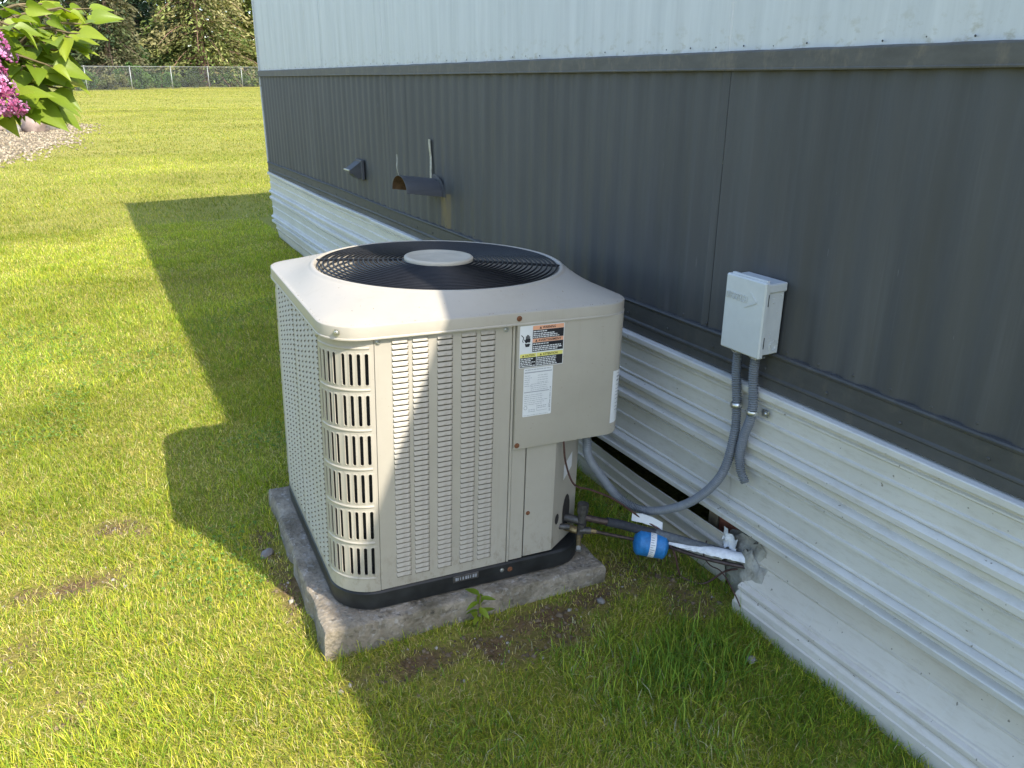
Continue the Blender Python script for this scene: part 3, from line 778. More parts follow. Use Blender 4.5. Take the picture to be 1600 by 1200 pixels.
loops = [lid_loop(-.004, .868), lid_loop(.0015, .8665), lid_loop(.0015, .870), lid_loop(-.0005, .8725), lid_loop(-.0005, .900), lid_loop(-.0015, .9035), lid_loop(-.004, .9055), lid_loop(-.0075, .9062), blend(0, .9078),
         blend(.12, .9135), blend(.3, .9215), blend(.5, .9315), blend(.7, .9415), blend(.85, .9490), blend(.95, .9535), blend(1, .9555),
         circ(.425, .9590), circ(.419, .9618), circ(.413, .9610), circ(.409, .9565), circ(.405, .9500), circ(.400, .93), circ(.395, .84), circ(.397, .72)]
m = MB(); m.rings(loops); lid = m.build('lid', CREAM, ac, smooth=35)
# dirt caught where the top meets the lip
m = MB(); cl = lid_loop(-.0105, .9068); dg_ = random.Random(3)
for k in range(420):
    i = dg_.randrange(len(cl)); a, b = cl[i], cl[(i+1) % len(cl)]; t = dg_.random(); u, v = a[0]+(b[0]-a[0])*t+dg_.gauss(0, .0022), a[1]+(b[1]-a[1])*t+dg_.gauss(0, .0022); q = dg_.uniform(.0005, .0014)
    m.add([(u-q, v-q*.6, .9066), (u+q*.7, v-q, .9066), (u+q, v+q*.5, .9066), (u-q*.4, v+q, .9066), (u, v, .9066+q*1.3)], [(0, 1, 4), (1, 2, 4), (2, 3, 4), (3, 0, 4)])
for k in range(46):
    a = dg_.uniform(0, 6.28); rr = dg_.uniform(.44, .60); u, v = GC[0]+rr*math.cos(a), GC[1]+rr*math.sin(a)
    if not (.02 < u < .93 and .02 < v < .91): continue
    d_ = math.hypot(u-GC[0], v-GC[1]); pa = rr_dir(a, .002, .960, -.002, V1+.004, .1); tt = max(0, min(1, (math.hypot(pa[0]-GC[0], pa[1]-GC[1])-d_)/max(.01, math.hypot(pa[0]-GC[0], pa[1]-GC[1])-.428))); w = .9075+.048*tt; q = dg_.uniform(.0005, .0016)
    m.add([(u-q, v-q*.6, w), (u+q*.7, v-q, w), (u+q, v+q*.5, w), (u-q*.4, v+q, w), (u, v, w+q*2.2)], [(0, 1, 4), (1, 2, 4), (2, 3, 4), (3, 0, 4)])
prop(m.build('lid_grit', DIRT, lid), kind='stuff')
# fan grille: concentric wires, two spokes, hub cap
gr = MB(); nr = 18
for k in range(nr):
    r = .120+(.400-.120)*k/(nr-1); w = .9585+.010*(1-(r/.405)**2)
    gr.tube([(GC[0]+r*math.cos(2*math.pi*q/72), GC[1]+r*math.sin(2*math.pi*q/72), w) for q in range(72)], .0033, 5, closed=True)
grille = gr.build('fan_grille', WIRE, ac, smooth=80)
for a in (R(156.6), R(-23.4)):
    d = Vector((math.cos(a), math.sin(a), 0)); p = Vector((-d.y, d.x, 0)); m = MB(); L = []
    for t, w in ((.10, .9665), (.2, .9647), (.3, .9617), (.412, .9575)):
        c = Vector((GC[0], GC[1], w))+d*t; L.append([c-p*.0045-Vector((0, 0, .004)), c+p*.0045-Vector((0, 0, .004)), c+p*.0045+Vector((0, 0, .0035)), c-p*.0045+Vector((0, 0, .0035))])
    m.rings(L, cap0=True, cap1=True); m.build('spoke', WIRE, grille)
def lathe(prof, c, n=48):
    m = MB(); m.rings([[(c[0]+r*math.cos(2*math.pi*k/n), c[1]+r*math.sin(2*math.pi*k/n), c[2]+w) for k in range(n)] for r, w in prof], cap1=True, cap0=True); return m
lathe([(.105, -.010), (.113, -.009), (.117, -.004), (.117, .006), (.113, .010), (.104, .0105), (.098, .0075), (.05, .009), (.004, .010)], (GC[0], GC[1], .972)).build('hub_cap', CREAM_HUB, ac, smooth=50)
fan = lathe([(.02, -.12), (.075, -.12), (.08, -.10), (.08, .0), (.06, .02), (.01, .022)], (GC[0], GC[1], .83), 24).build('fan_motor', FANGREY, ac, smooth=40)
for b in range(3):
    m = MB(); L = []
    for i in range(7):
        r = .07+.29*i/6; row = []
        for j in range(9):
            a = b*2*math.pi/3+(-.55+1.0*j/8)*(1-.25*i/6)+.25*i/6; row.append((GC[0]+r*math.cos(a), GC[1]+r*math.sin(a), .78+.075*(j/8-.5)*(1.2-.3*i/6)))
        L.append(row)
    m.rings(L, closed=False)
    L2 = [[(x, y, z-.003) for x, y, z in row] for row in L]; m.rings([l[::-1] for l in L2], closed=False)
    m.build('fan_blade', FANGREY, ac, smooth=40)
m = MB(); m.rings([circ(.397, .72), circ(.44, .70)]); m.add([(.04, .04, .12), (.80, .04, .12), (.80, .9, .12), (.04, .9, .12)], [(0, 1, 2, 3)]); m.build('shroud_deck', COIL, ac)
# screws
def screw(c, n, mat, r=.0055, name='screw', h=.003):
    m = MB(); dome(c, n, r, h, m); 
    nn = Vector(n).normalized(); a = nn.orthogonal().normalized(); b = nn.cross(a); cc = Vector(c)
    m.rings([[cc+a*math.cos(q*math.pi/6)*r*1.5+b*math.sin(q*math.pi/6)*r*1.5+nn*t for q in range(12)] for t in (0, .0008)], cap1=True)
    return m.build(name, mat, ac, smooth=30)
screw((.1365, -.0003, .853), (0, -1, 0), SCREW); screw((.5235, -.0003, .853), (0, -1, 0), SCREW)
screw((.559, -.0142, .887), (0, -1, 0), RUST, .0058); screw((.5655, -.0123, .479), (0, -1, 0), RUST, .0058); screw((.6195, -.0003, .2265), (0, -1, 0), RUST, .005)
screw((.0275, .0125, .888), (-.6, -.8, 0), SCREW, .0065, h=.005); screw((-.0003, .134, .853), (-1, 0, 0), SCREW, .006)
screw((-.0003, .803, .853), (-1, 0, 0), SCREW, .006); screw((.56, -.0033, .032), (0, -1, 0), RUST, .006); screw((.531, -.0033, .035), (0, -1, 0), SCREW, .005)
# ---- labels
def panel(poly, depth, v, m, mi=0):
    """flat print in the u,w plane at depth v"""
    m.add([(u, v, w) for u, w in poly], [tuple(range(len(poly)))], mi)
def rectp(u0, u1, w0, w1): return [(u0, w0), (u1, w0), (u1, w1), (u0, w1)]
def rrp(u0, u1, w0, w1, r=.004, n=4):
    pts = []
    for cu, cw, a0 in ((u1-r, w0+r, -90), (u1-r, w1-r, 0), (u0+r, w1-r, 90), (u0+r, w0+r, 180)):
        for k in range(n+1): a = R(a0+90*k/n); pts.append((cu+r*math.cos(a), cw+r*math.sin(a)))
    return pts
vF = -.0126
def put_text(s, u, w, size, parent, mat, fit=None, v=vF-.0009, bold=True, name='lettering'):
    me = text(s, size, bold); me.materials.clear(); me.materials.append(mat)
    x0, x1 = text_w(me); sc = (fit/(x1-x0)) if fit else 1
    o = inst(name, me, parent, (u-x0*sc, v, w), (R(90), 0, 0), (sc, 1, 1)); return o
def wordlines(m, u0, u1, w_top, lines, lh, th, v, ragged=.2, seed=0):
    rr = random.Random(seed)
    for k in range(lines):
        end = u1-(u1-u0)*rr.uniform(0, ragged); u = u0; w = w_top-k*lh
        while u < end:
            L = rr.uniform(.003, .011); e = min(end, u+L)
            if e-u > .0015: panel(rectp(u, e, w-th, w), 0, v, m)
            u = e+.0018
m = MB(); panel(rrp(.5632, .7120, .7315, .8625, .003), 0, vF, m); lab = m.build('warning_label', LAB_WHITE, ac)
def part(name, polys, mat, parent, v):
    m = MB()
    for p in polys: panel(p, 0, v, m)
    return m.build(name, mat, parent)
v1, v2, v3 = vF-.0004, vF-.0008, vF-.0012
UL, UM, UR_ = .5655, .6045, .7098
part('black_field', [rectp(UM+.001, UR_, .8205, .8470), rectp(UM+.001, UR_, .7795, .8080), rectp(UL, .6195, .7335, .7635), rectp(.6215, UR_, .7335, .7635)], LAB_BLACK, lab, v1)
part('salmon_band', [rectp(UM+.001, UR_, .8475, .8603), rectp(UM+.001, UR_, .8085, .8200)], LAB_ORANGE, lab, v1)
part('yellow_band', [rectp(UL, .6195, .7640, .7755), rectp(.6215, UR_, .7640, .7755)], LAB_YELLOW, lab, v1)
def tri(u, w, s): return [(u, w), (u+s, w), (u+s/2, w+s*.9)]
prop(part('warning_triangle', [tri(.627, .8500, .008), tri(.614, .8108, .008), tri(.572, .7662, .0075), tri(.631, .7662, .0075)], LAB_BLACK, lab, v2), kind='stuff')
put_text('WARNING', .6375, .8503, .0105, lab, LAB_BLACK, .044, v2)
put_text('AVERTISSEMENT', .6245, .8110, .0098, lab, LAB_BLACK, .078, v2)
put_text('CAUTION', .5815, .7665, .0092, lab, LAB_BLACK, .032, v2)
put_text('ATTENTION', .6415, .7665, .0095, lab, LAB_BLACK, .050, v2)
m = MB()
wordlines(m, UM+.003, UM+.05, .8440, 1, .006, .0033, v2, .1, 1); wordlines(m, UM+.003, UR_-.004, .8370, 3, .0054, .0030, v2, .3, 2)
wordlines(m, UM+.003, UM+.056, .8050, 1, .006, .0033, v2, .1, 3); wordlines(m, UM+.003, UR_-.002, .7970, 3, .0056, .0032, v2, .2, 4)
wordlines(m, UL+.002, .618, .7605, 5, .0054, .0030, v2, .3, 5); wordlines(m, .623, UR_-.003, .7605, 5, .0054, .0030, v2, .3, 6)
prop(m.build('small_print', LAB_WHITE, lab), kind='stuff')
# pictogram: struck hand and wire
hand = [(.583, .797), (.5945, .797), (.598, .806), (.590, .8075), (.587, .8055), (.583, .8085), (.580, .8065)]
palm = [(.5815, .8110), (.5855, .8090), (.590, .8115), (.5945, .8095), (.598, .8125), (.5985, .822), (.582, .822), (.5815, .818), (.5785, .8215), (.577, .820)]
fing = [rectp(.5828, .5858, .822, .8305), rectp(.5865, .5895, .822, .8345), rectp(.5902, .5932, .822, .8335), rectp(.5940, .5968, .822, .830)]
wirep = [(.5668, .8340), (.5685, .8355), (.577, .8275), (.5765, .8235), (.5735, .816), (.576, .8125), (.5745, .811), (.5712, .8155), (.5735, .8235), (.5742, .8265)]
part('hand_pictogram', [hand, palm, wirep]+fing, LAB_BLACK, lab, v1)
m = MB(); panel(rrp(.5805, .6790, .5718, .7292, .003), 0, vF, m); rat = m.build('rating_label', LAB_WHITE, ac)
m = MB()
wordlines(m, .584, .675, .7245, 1, .006, .0022, v1, .1, 11)
wordlines(m, .584, .610, .7050, 6, .0065, .0014, v1, .5, 12); wordlines(m, .628, .665, .7040, 4, .0075, .0013, v1, .3, 13); wordlines(m, .606, .668, .677, 4, .0062, .0013, v1, .35, 14)
wordlines(m, .585, .668, .6425, 6, .0062, .0013, v1, .3, 15); wordlines(m, .600, .625, .594, 2, .006, .0015, v1, .2, 16); wordlines(m, .584, .672, .5765, 1, .004, .0012, v1, .1, 17)
wordlines(m, .632, .662, .604, 2, .006, .0018, v1, .2, 18)
for k in range(14): panel(rectp(.6715, .6748, .582+k*.0058, .582+k*.0058+random.uniform(.002, .005)), 0, v1, m)
prop(m.build('small_print', LAB_GREY, rat), kind='stuff')
part('rule', [rectp(.583, .6755, .7135, .7165), rectp(.583, .669, .6505, .6530), rectp(.6285, .6295, .589, .608), rectp(.6285, .664, .588, .589), rectp(.6685, .6695, .5935, .608)], LAB_GREY, rat, v2)
n = 14
m = MB(); m.add([(.590+.006*math.cos(2*math.pi*k/n), v1, .601+.0065*math.sin(2*math.pi*k/n)) for k in range(n)]+[(.590+.0045*math.cos(2*math.pi*k/n), v1, .601+.005*math.sin(2*math.pi*k/n)) for k in range(n)], [(k, (k+1) % n, n+(k+1) % n, n+k) for k in range(n)]); m.build('approval_mark', LAB_GREY, rat)
# label wrapping the rounded edge
def cv_pt(a, w, out): return (.893+(.052+out)*math.cos(R(a)), .040+(.052+out)*math.sin(R(a)), w)
m = MB(); m.rings([[cv_pt(a, w, .0006) for w in (.505, .509, .68, .684)] for a in np.linspace(-84, -16, 12)], closed=False); wl = m.build('wrap_label', LAB_WHITE, ac, smooth=60)
m = MB()
for k in range(11):
    w = .672-k*.0125+random.uniform(-.002, .002); a1 = random.uniform(-52, -30); hh = .0022 if k not in (1, 2) else .005
    m.rings([[cv_pt(a, w, .0011), cv_pt(a, w+hh, .0011)] for a in np.linspace(-66, a1, 5)], closed=False)
prop(m.build('small_print', LAB_GREY, wl), kind='stuff')

# ------------------------------------------------------------------ concrete pad
def pad_mesh():
    m = MB(); n = 64
    u0, u1, v0, v1_ = -.064, .905, -.048, .955; w0, w1 = -.21, -.012
    loops = []
    def loop(ins, w):
        P = []
        for side in range(4):
            for k in range(n//2):
                t = k/(n//2)
                if side == 0: p = (u0+ins+(u1-u0-2*ins)*t, v0+ins)
                elif side == 1: p = (u1-ins, v0+ins+(v1_-v0-2*ins)*t)
                elif side == 2: p = (u1-ins-(u1-u0-2*ins)*t, v1_-ins)
                else: p = (u0+ins, v1_-ins-(v1_-v0-2*ins)*t)
                P.append((p[0], p[1], w))
        return P
    spec = [(0, w0), (-.004, -.16), (-.004, -.13), (-.003, -.10), (0, -.07), (.0, -.045), (.0, -.028), (.003, -.016), (.009, -.0125), (.028, -.012), (.05, -.011), (.08, -.0105), (.12, -.0105), (.3, -.0105), (.47, -.0105)]
    for ins, w in spec:
        L = []
        for (u, v, ww) in loop(ins, w):
            p = Vector((u*7, v*7, ww*7)); q = mnoise.fractal(p*1.6, .9, 2.1, 5)*.006
            chip = max(0, mnoise.noise(Vector((u*9+4, v*9, 1)))-.3)*.05*(1 if ins < .03 else 0)
            cu, cv = (u0+u1)/2, (v0+v1_)/2; d = Vector((u-cu, v-cv)); d.normalize()
            L.append((u+d.x*(q-chip), v+d.y*(q-chip), ww+(q*.12 if ins > .01 else q*.2)-chip*(.7 if w > -.05 else 0)))
        loops.append(L)
    m.rings(loops, cap0=True, cap1=True); return m
pad = pad_mesh().build('concrete_pad', CONCRETE, None, smooth=28); pad.matrix_world = ACM
prop(pad, 'rough mossy concrete slab under the air conditioner', 'concrete slab')

# ------------------------------------------------------------------ disconnect box
bx = prop(empty('electrical_box', (0, 0, 0)), 'grey metal disconnect box screwed to the dark siding', 'electrical box')
m = MB(); m.bevbox((-.084, 1.598, .880), (-.0135, 1.742, 1.085), .003); m.build('enclosure', BOXGREY, bx)
m = MB(); m.bevbox((-.082, 1.592, 1.066), (-.0115, 1.748, 1.092), .003); m.build('rain_cap', BOXGREY, bx)
m = MB(); m.bevbox((-.099, 1.588, .874), (-.080, 1.7475, 1.098), .004); bc = m.build('cover', BOXGREY, bx)
m = MB(); m.bevbox((-.090, 1.594, 1.096), (-.078, 1.735, 1.103), .002); m.build('hinge_lip', BOXGREY, bc)
me = text('DIVERSITECH', .021, False); me.materials.clear(); me.materials.append(BOXGREY); x0, x1 = text_w(me)
def emboss(me, depth):
    import bmesh
    b = bmesh.new(); b.from_mesh(me); g = bmesh.ops.extrude_face_region(b, geom=b.faces[:])
    for e in g['geom']:
        if isinstance(e, bmesh.types.BMVert): e.co.z += depth
    bmesh.ops.recalc_face_normals(b, faces=b.faces); b.to_mesh(me); b.free()
emboss(me, .0034)
lo = inst('lettering', me, bc, (-.0988, 1.7385+0*x0, 1.0405)); sc = .084/(x1-x0)
lo.matrix_local = Matrix(((0, 0, -1, -.0988), (-sc, 0, 0, 1.7405), (-.02, 1.45, 0, 1.028), (0, 0, 0, 1)))
m = MB()
def bar3(m, a, b, w, x0_, x1_):
    a = Vector(a); b = Vector(b); d = (b-a).normalized(); p = Vector((-d.y, d.x))*w/2
    q = [a+p, b+p, b-p, a-p]; m.rings([[(x0_, s.x, s.y) for s in q], [(x1_, s.x, s.y) for s in q]], cap0=True, cap1=True)
bar3(m, (1.645, 1.062), (1.617, 1.036), .0035, -.0985, -.1012); bar3(m, (1.617, 1.036), (1.663, 1.014), .003, -.0985, -.1012)
m.build('arrow_emblem', BOXGREY, bc)
m = MB()
for z in (1.030, .905): m.box((-.0855, 1.5872, z), (-.0828, 1.5879, z+.034))
m.build('slot', LAB_BLACK, bc)
m = MB()
for r in (.016, .0105):
    m.tube([(-.036+r*math.cos(2*math.pi*k/20), 1.5979, .905+r*math.sin(2*math.pi*k/20)) for k in range(20)], .0016, 5, closed=True)
m.build('knockout', BOXGREY, bx)
m = MB()
for x, z in ((-.054, 1.048), (-.053, 1.036), (-.026, 1.055), (-.034, 1.006), (-.052, .945), (-.052, .932)): dome((x, 1.598, z), (0, -1, 0), .0028, .0016, m)
m.build('dimple', BOXGREY, bx)
m = MB(); m.tube([(-.088+.009*math.cos(a)*0-.0, 1.695+.010*math.cos(a), .8725+.005*math.sin(a)) for a in np.linspace(math.pi, 2*math.pi, 9)], .0022, 6); m.build('hasp', GALV, bx)
m = MB(); m.bevbox((-.088, 1.607, .866), (-.050, 1.627, .872), .001); m.build('hasp_tab', GALV, bx)
m = MB(); m.tube([(-.05, 1.717, .885), (-.05, 1.717, .855)], .0185, 12); m.tube([(-.05, 1.645, .885), (-.05, 1.645, .858)], .0185, 12); m.build('connector', CONDUIT, bx, smooth=40)

# ------------------------------------------------------------------ flexible conduits
def conduit(name, pts, label, r=.0135):
    path = resample(smoothpath(pts, 14), .0018)
    m = MB(); n = len(path)
    m.tube(path, lambda t: r+.0019*(math.sin(t*(n-1)*2*math.pi/4.0)), 12)
    e = empty(name, pts[0]); prop(e, label, 'conduit', 'flexible conduits at the disconnect box')
    o = m.build('ribbed_sleeve', CONDUIT, None, smooth=80); o.parent = e; o.matrix_parent_inverse = e.matrix_basis.inverted()
    return e
def child_of(e, o): o.parent = e; o.matrix_parent_inverse = e.matrix_basis.inverted(); return o
c1 = conduit('flexible_conduit', [(-.40, 2.035, .60), (-.385, 2.020, .515), (-.365, 2.035, .44), (-.30, 2.053, .345), (-.215, 2.045, .235), (-.15, 1.965, .209), (-.105, 1.82, .297), (-.075, 1.713, .437), (-.056, 1.690, .585), (-.050, 1.700, .688), (-.05, 1.716, .79), (-.05, 1.717, .87)], 'long grey ribbed conduit looping from the air conditioner up to the disconnect box')
c2 = conduit('flexible_conduit', [(-.05, 1.645, .87), (-.05, 1.645, .80), (-.05, 1.633, .688), (-.052, 1.653, .60), (-.052, 1.661, .535), (-.053, 1.650, .487), (-.054, 1.622, .452)], 'short grey ribbed conduit hanging from the disconnect box with a cut end')
def clamp(e, c, d, tab):
    m = MB(); d = Vector(d).normalized(); c = Vector(c); a = d.cross(Vector((1, 0, 0))).normalized(); b = Vector((1, 0, 0))
    L = []
    for q in np.linspace(R(-20), R(200), 14):
        p = c-b*math.sin(q)*.0165+a*math.cos(q)*.0165; o = (p-c).normalized()
        L.append([p-d*.007-o*.001, p-d*.007+o*.001, p-d*.003+o*.003, p+d*.003+o*.003, p+d*.007+o*.001, p+d*.007-o*.001])
    m.rings(L, cap0=True, cap1=True)
    t = c+a*tab*.030; m.bevbox((-.0265, min(c.y+a.y*tab*.014, t.y+a.y*tab*.012), c.z-.011), (-.022, max(c.y+a.y*tab*.014, t.y+a.y*tab*.012), c.z+.011), .002)
    o = child_of(e, m.build('clamp', GALV, None, smooth=40))
    s = MB(); dome((-.0265, t.y, c.z), (-1, 0, 0), .006, .004, s); s_ = s.build('clamp_screw', GALV, None, smooth=30); s_.parent = o
    return o
clamp(c1, (-.050, 1.7005, .688), (0, -.1, -1), -1); clamp(c2, (-.050, 1.633, .688), (0, .1, -1), 1 if False else 1)

# ------------------------------------------------------------------ refrigerant lines
def seg(m, pts, r, n=12, mi=0): m.tube(smoothpath(pts, 8) if len(pts) > 2 else [Vector(p) for p in pts], r, n, m=mi)
thick = prop(empty('suction_line', (-.42, 2.02, .0)), 'thick dark refrigerant pipe running from the unit past the blue drier to the wall', 'pipe')
def tp(e, name, mat, pts, r, n=12, sm=60):
    m = MB(); seg(m, pts, r, n); return child_of(e, m.build(name, mat, None, smooth=sm))
tp(thick, 'valve_stem', VALVE, [(-.405, 2.0, .175), (-.403, 2.0, .255)], .0155)
tp(thick, 'valve_cap', VALVE, [(-.403, 2.0, .252), (-.401, 2.0, .285)], .0195, 8, 20)
tp(thick, 'valve_port', VALVE, [(-.47, 2.075, .225), (-.405, 2.005, .215)], .0145)
tp(thick, 'copper_elbow', COPPER, [(-.405, 2.0, .235), (-.37, 1.985, .224), (-.315, 1.962, .208)], .0115)
tp(thick, 'pipe_insulation', FOAMBLACK, [(-.325, 1.966, .212), (-.27, 1.948, .193), (-.215, 1.925, .172), (-.16, 1.885, .160)], .0155)
tp(thick, 'grey_insulation', FOAMGREY, [(-.17, 1.893, .161), (-.12, 1.832, .155), (-.06, 1.745, .150), (.02, 1.63, .150)], .0165)
thin = prop(empty('liquid_line', (-.44, 2.03, .0)), 'thin copper refrigerant line with the blue drier and torn white wrap beside it', 'pipe')
tp(thin, 'valve_body', BRASS, [(-.455, 2.03, .195), (-.425, 1.995, .190)], .013, 8, 20)
tp(thin, 'valve_body', VALVE, [(-.418, 1.992, .165), (-.412, 1.988, .215)], .012, 8, 20)
tp(thin, 'valve_port', VALVE, [(-.485, 2.03, .205), (-.45, 2.005, .205)], .010)
tp(thin, 'service_port', BRASS, [(-.425, 1.985, .175), (-.440, 1.960, .150)], .0085, 8, 20)
tp(thin, 'service_cap', GALV, [(-.440, 1.960, .150), (-.447, 1.950, .141)], .0095, 8, 20)
tp(thin, 'valve_stem', VALVE, [(-.42, 1.990, .192), (-.385, 1.975, .189)], .012)
tp(thin, 'flare_nut', BRASS, [(-.385, 1.975, .189), (-.368, 1.969, .183)], .0095, 6, 20)
tp(thin, 'copper_pipe', COPPER, [(-.368, 1.969, .183), (-.31, 1.950, .163), (-.232, 1.923, .138)], .0058)
tp(thin, 'copper_pipe', COPPER, [(-.142, 1.862, .120), (-.095, 1.755, .125), (-.045, 1.672, .130), (.02, 1.600, .13)], .0066)
# drier: cylinder with domed ends along its axis
A = Vector((-.236, 1.925, .133)); B = Vector((-.138, 1.859, .117)); ax = (B-A).normalized(); s1 = ax.cross(Vector((0, 0, 1))).normalized(); s2 = s1.cross(ax); Ld = (B-A).length
def axial(prof, n=28, a0=0, a1=2*math.pi, closed=True):
    L = []
    for t, r in prof:
        L.append([A+ax*t*Ld+(s1*math.cos(a0+(a1-a0)*k/n)+s2*math.sin(a0+(a1-a0)*k/n))*r for k in range(n if closed else n+1)])
    return L
m = MB(); m.rings([l[::-1] for l in axial([(-.02, .007), (0, .018), (.04, .034), (.10, .0425), (.14, .0462), (.15, .0452), (.86, .0452), (.87, .0462), (.91, .042), (.97, .030), (1.0, .015), (1.02, .007)])], cap0=True, cap1=True)
dr = child_of(thin, m.build('filter_drier', BLUE, None, smooth=35))
m = MB(); m.rings([l[::-1] for l in axial([(.43, .0460), (.60, .0460)], 24, R(-75), R(125), False)], closed=False); o = m.build('paper_label', LAB_WHITE, None, smooth=60); o.parent = dr
m = MB()
for k in range(16):
    a0 = R(-60+k*10.5); t1 = random.uniform(.48, .585); m.rings([l[::-1] for l in axial([(.445, .0463), (t1, .0463)], 1, a0, a0+R(3.2), False)], closed=False)
pp = m.build('small_print', LAB_GREY, None); pp.parent = dr; prop(pp, kind='stuff')
# torn wrap: half shell following the line
path = resample(smoothpath([(-.135, 1.852, .136), (-.10, 1.79, .138), (-.06, 1.722, .145), (-.02, 1.665, .148), (.015, 1.62, .148)], 10), .006)
m = MB(); L = []
for i, p in enumerate(path):
    t = i/(len(path)-1); d = (path[min(i+1, len(path)-1)]-path[max(i-1, 0)]).normalized(); a = d.cross(Vector((0, 0, 1))).normalized(); b = a.cross(d)
    r = .0175+.0055*min(1, max(0, (t-.38)*6)); hi = R(100)+R(45)*min(1, max(0, (t-.38)*8))+R(34)*mnoise.noise(Vector((i*1.1, 0, 0))); lo = R(8)+R(10)*mnoise.noise(Vector((i*.5, 7, 0)))
    L.append([p+(a*math.cos(q)*r+b*math.sin(q)*r) for q in np.linspace(lo, hi, 10)]+[p+(a*math.cos(q)*(r-.0025)+b*math.sin(q)*(r-.0025)) for q in np.linspace(hi, lo, 10)])
m.rings(L, cap0=True, cap1=True); child_of(thin, m.build('torn_wrap', WRAP, None, smooth=40))
# paper tag behind the drier
m = MB(); m.rings([[(-.228, 1.955, .195), (-.229, 1.953, .225)], [(-.20, 1.935, .19), (-.197, 1.937, .222)], [(-.172, 1.915, .180), (-.170, 1.918, .212)], [(-.145, 1.888, .168), (-.142, 1.893, .195)]], closed=False)
m2 = [(x+.002, y+.002, z) for x, y, z in m.v]; b0 = len(m.v); m.v += m2; m.f += [tuple(b0+i for i in f[::-1]) for f in m.f[:3]]; m.mi += [0]*3
tg = child_of(thick, m.build('paper_tag', LAB_WHITE, None))
# control cable
cab = prop(empty('control_cable', (-.50, 1.985, .56)), 'thin brown cable drooping from the control box over the drier', 'cable')
m = MB(); m.tube(smoothpath([(-.505, 2.0, .585), (-.50, 1.982, .55), (-.492, 1.978, .475), (-.472, 1.972, .405), (-.44, 1.976, .368), (-.39, 1.978, .345), (-.30, 1.962, .292), (-.20, 1.942, .206), (-.15, 1.885, .168), (-.138, 1.848, .13), (-.13, 1.829, .10), (-.118, 1.818, .04), (-.10, 1.812, .008), (-.06, 1.752, .008), (-.015, 1.705, .07), (.01, 1.66, .10)], 10), .0034, 6)
child_of(cab, m.build('cable_run', CABLE, None, smooth=60))
cab2 = prop(empty('loose_wire', (-.10, 1.78, 0)), 'loose thin dark wire lying at the broken skirting below the drier', 'wire')
m = MB(); m.tube(smoothpath([(-.02, 1.80, .14), (-.045, 1.78, .10), (-.05, 1.74, .085), (-.045, 1.70, .088), (-.05, 1.66, .08), (-.062, 1.60, .055), (-.065, 1.57, .03)], 8), .0022, 6)
child_of(cab2, m.build('wire_run', CABLE, None, smooth=60))

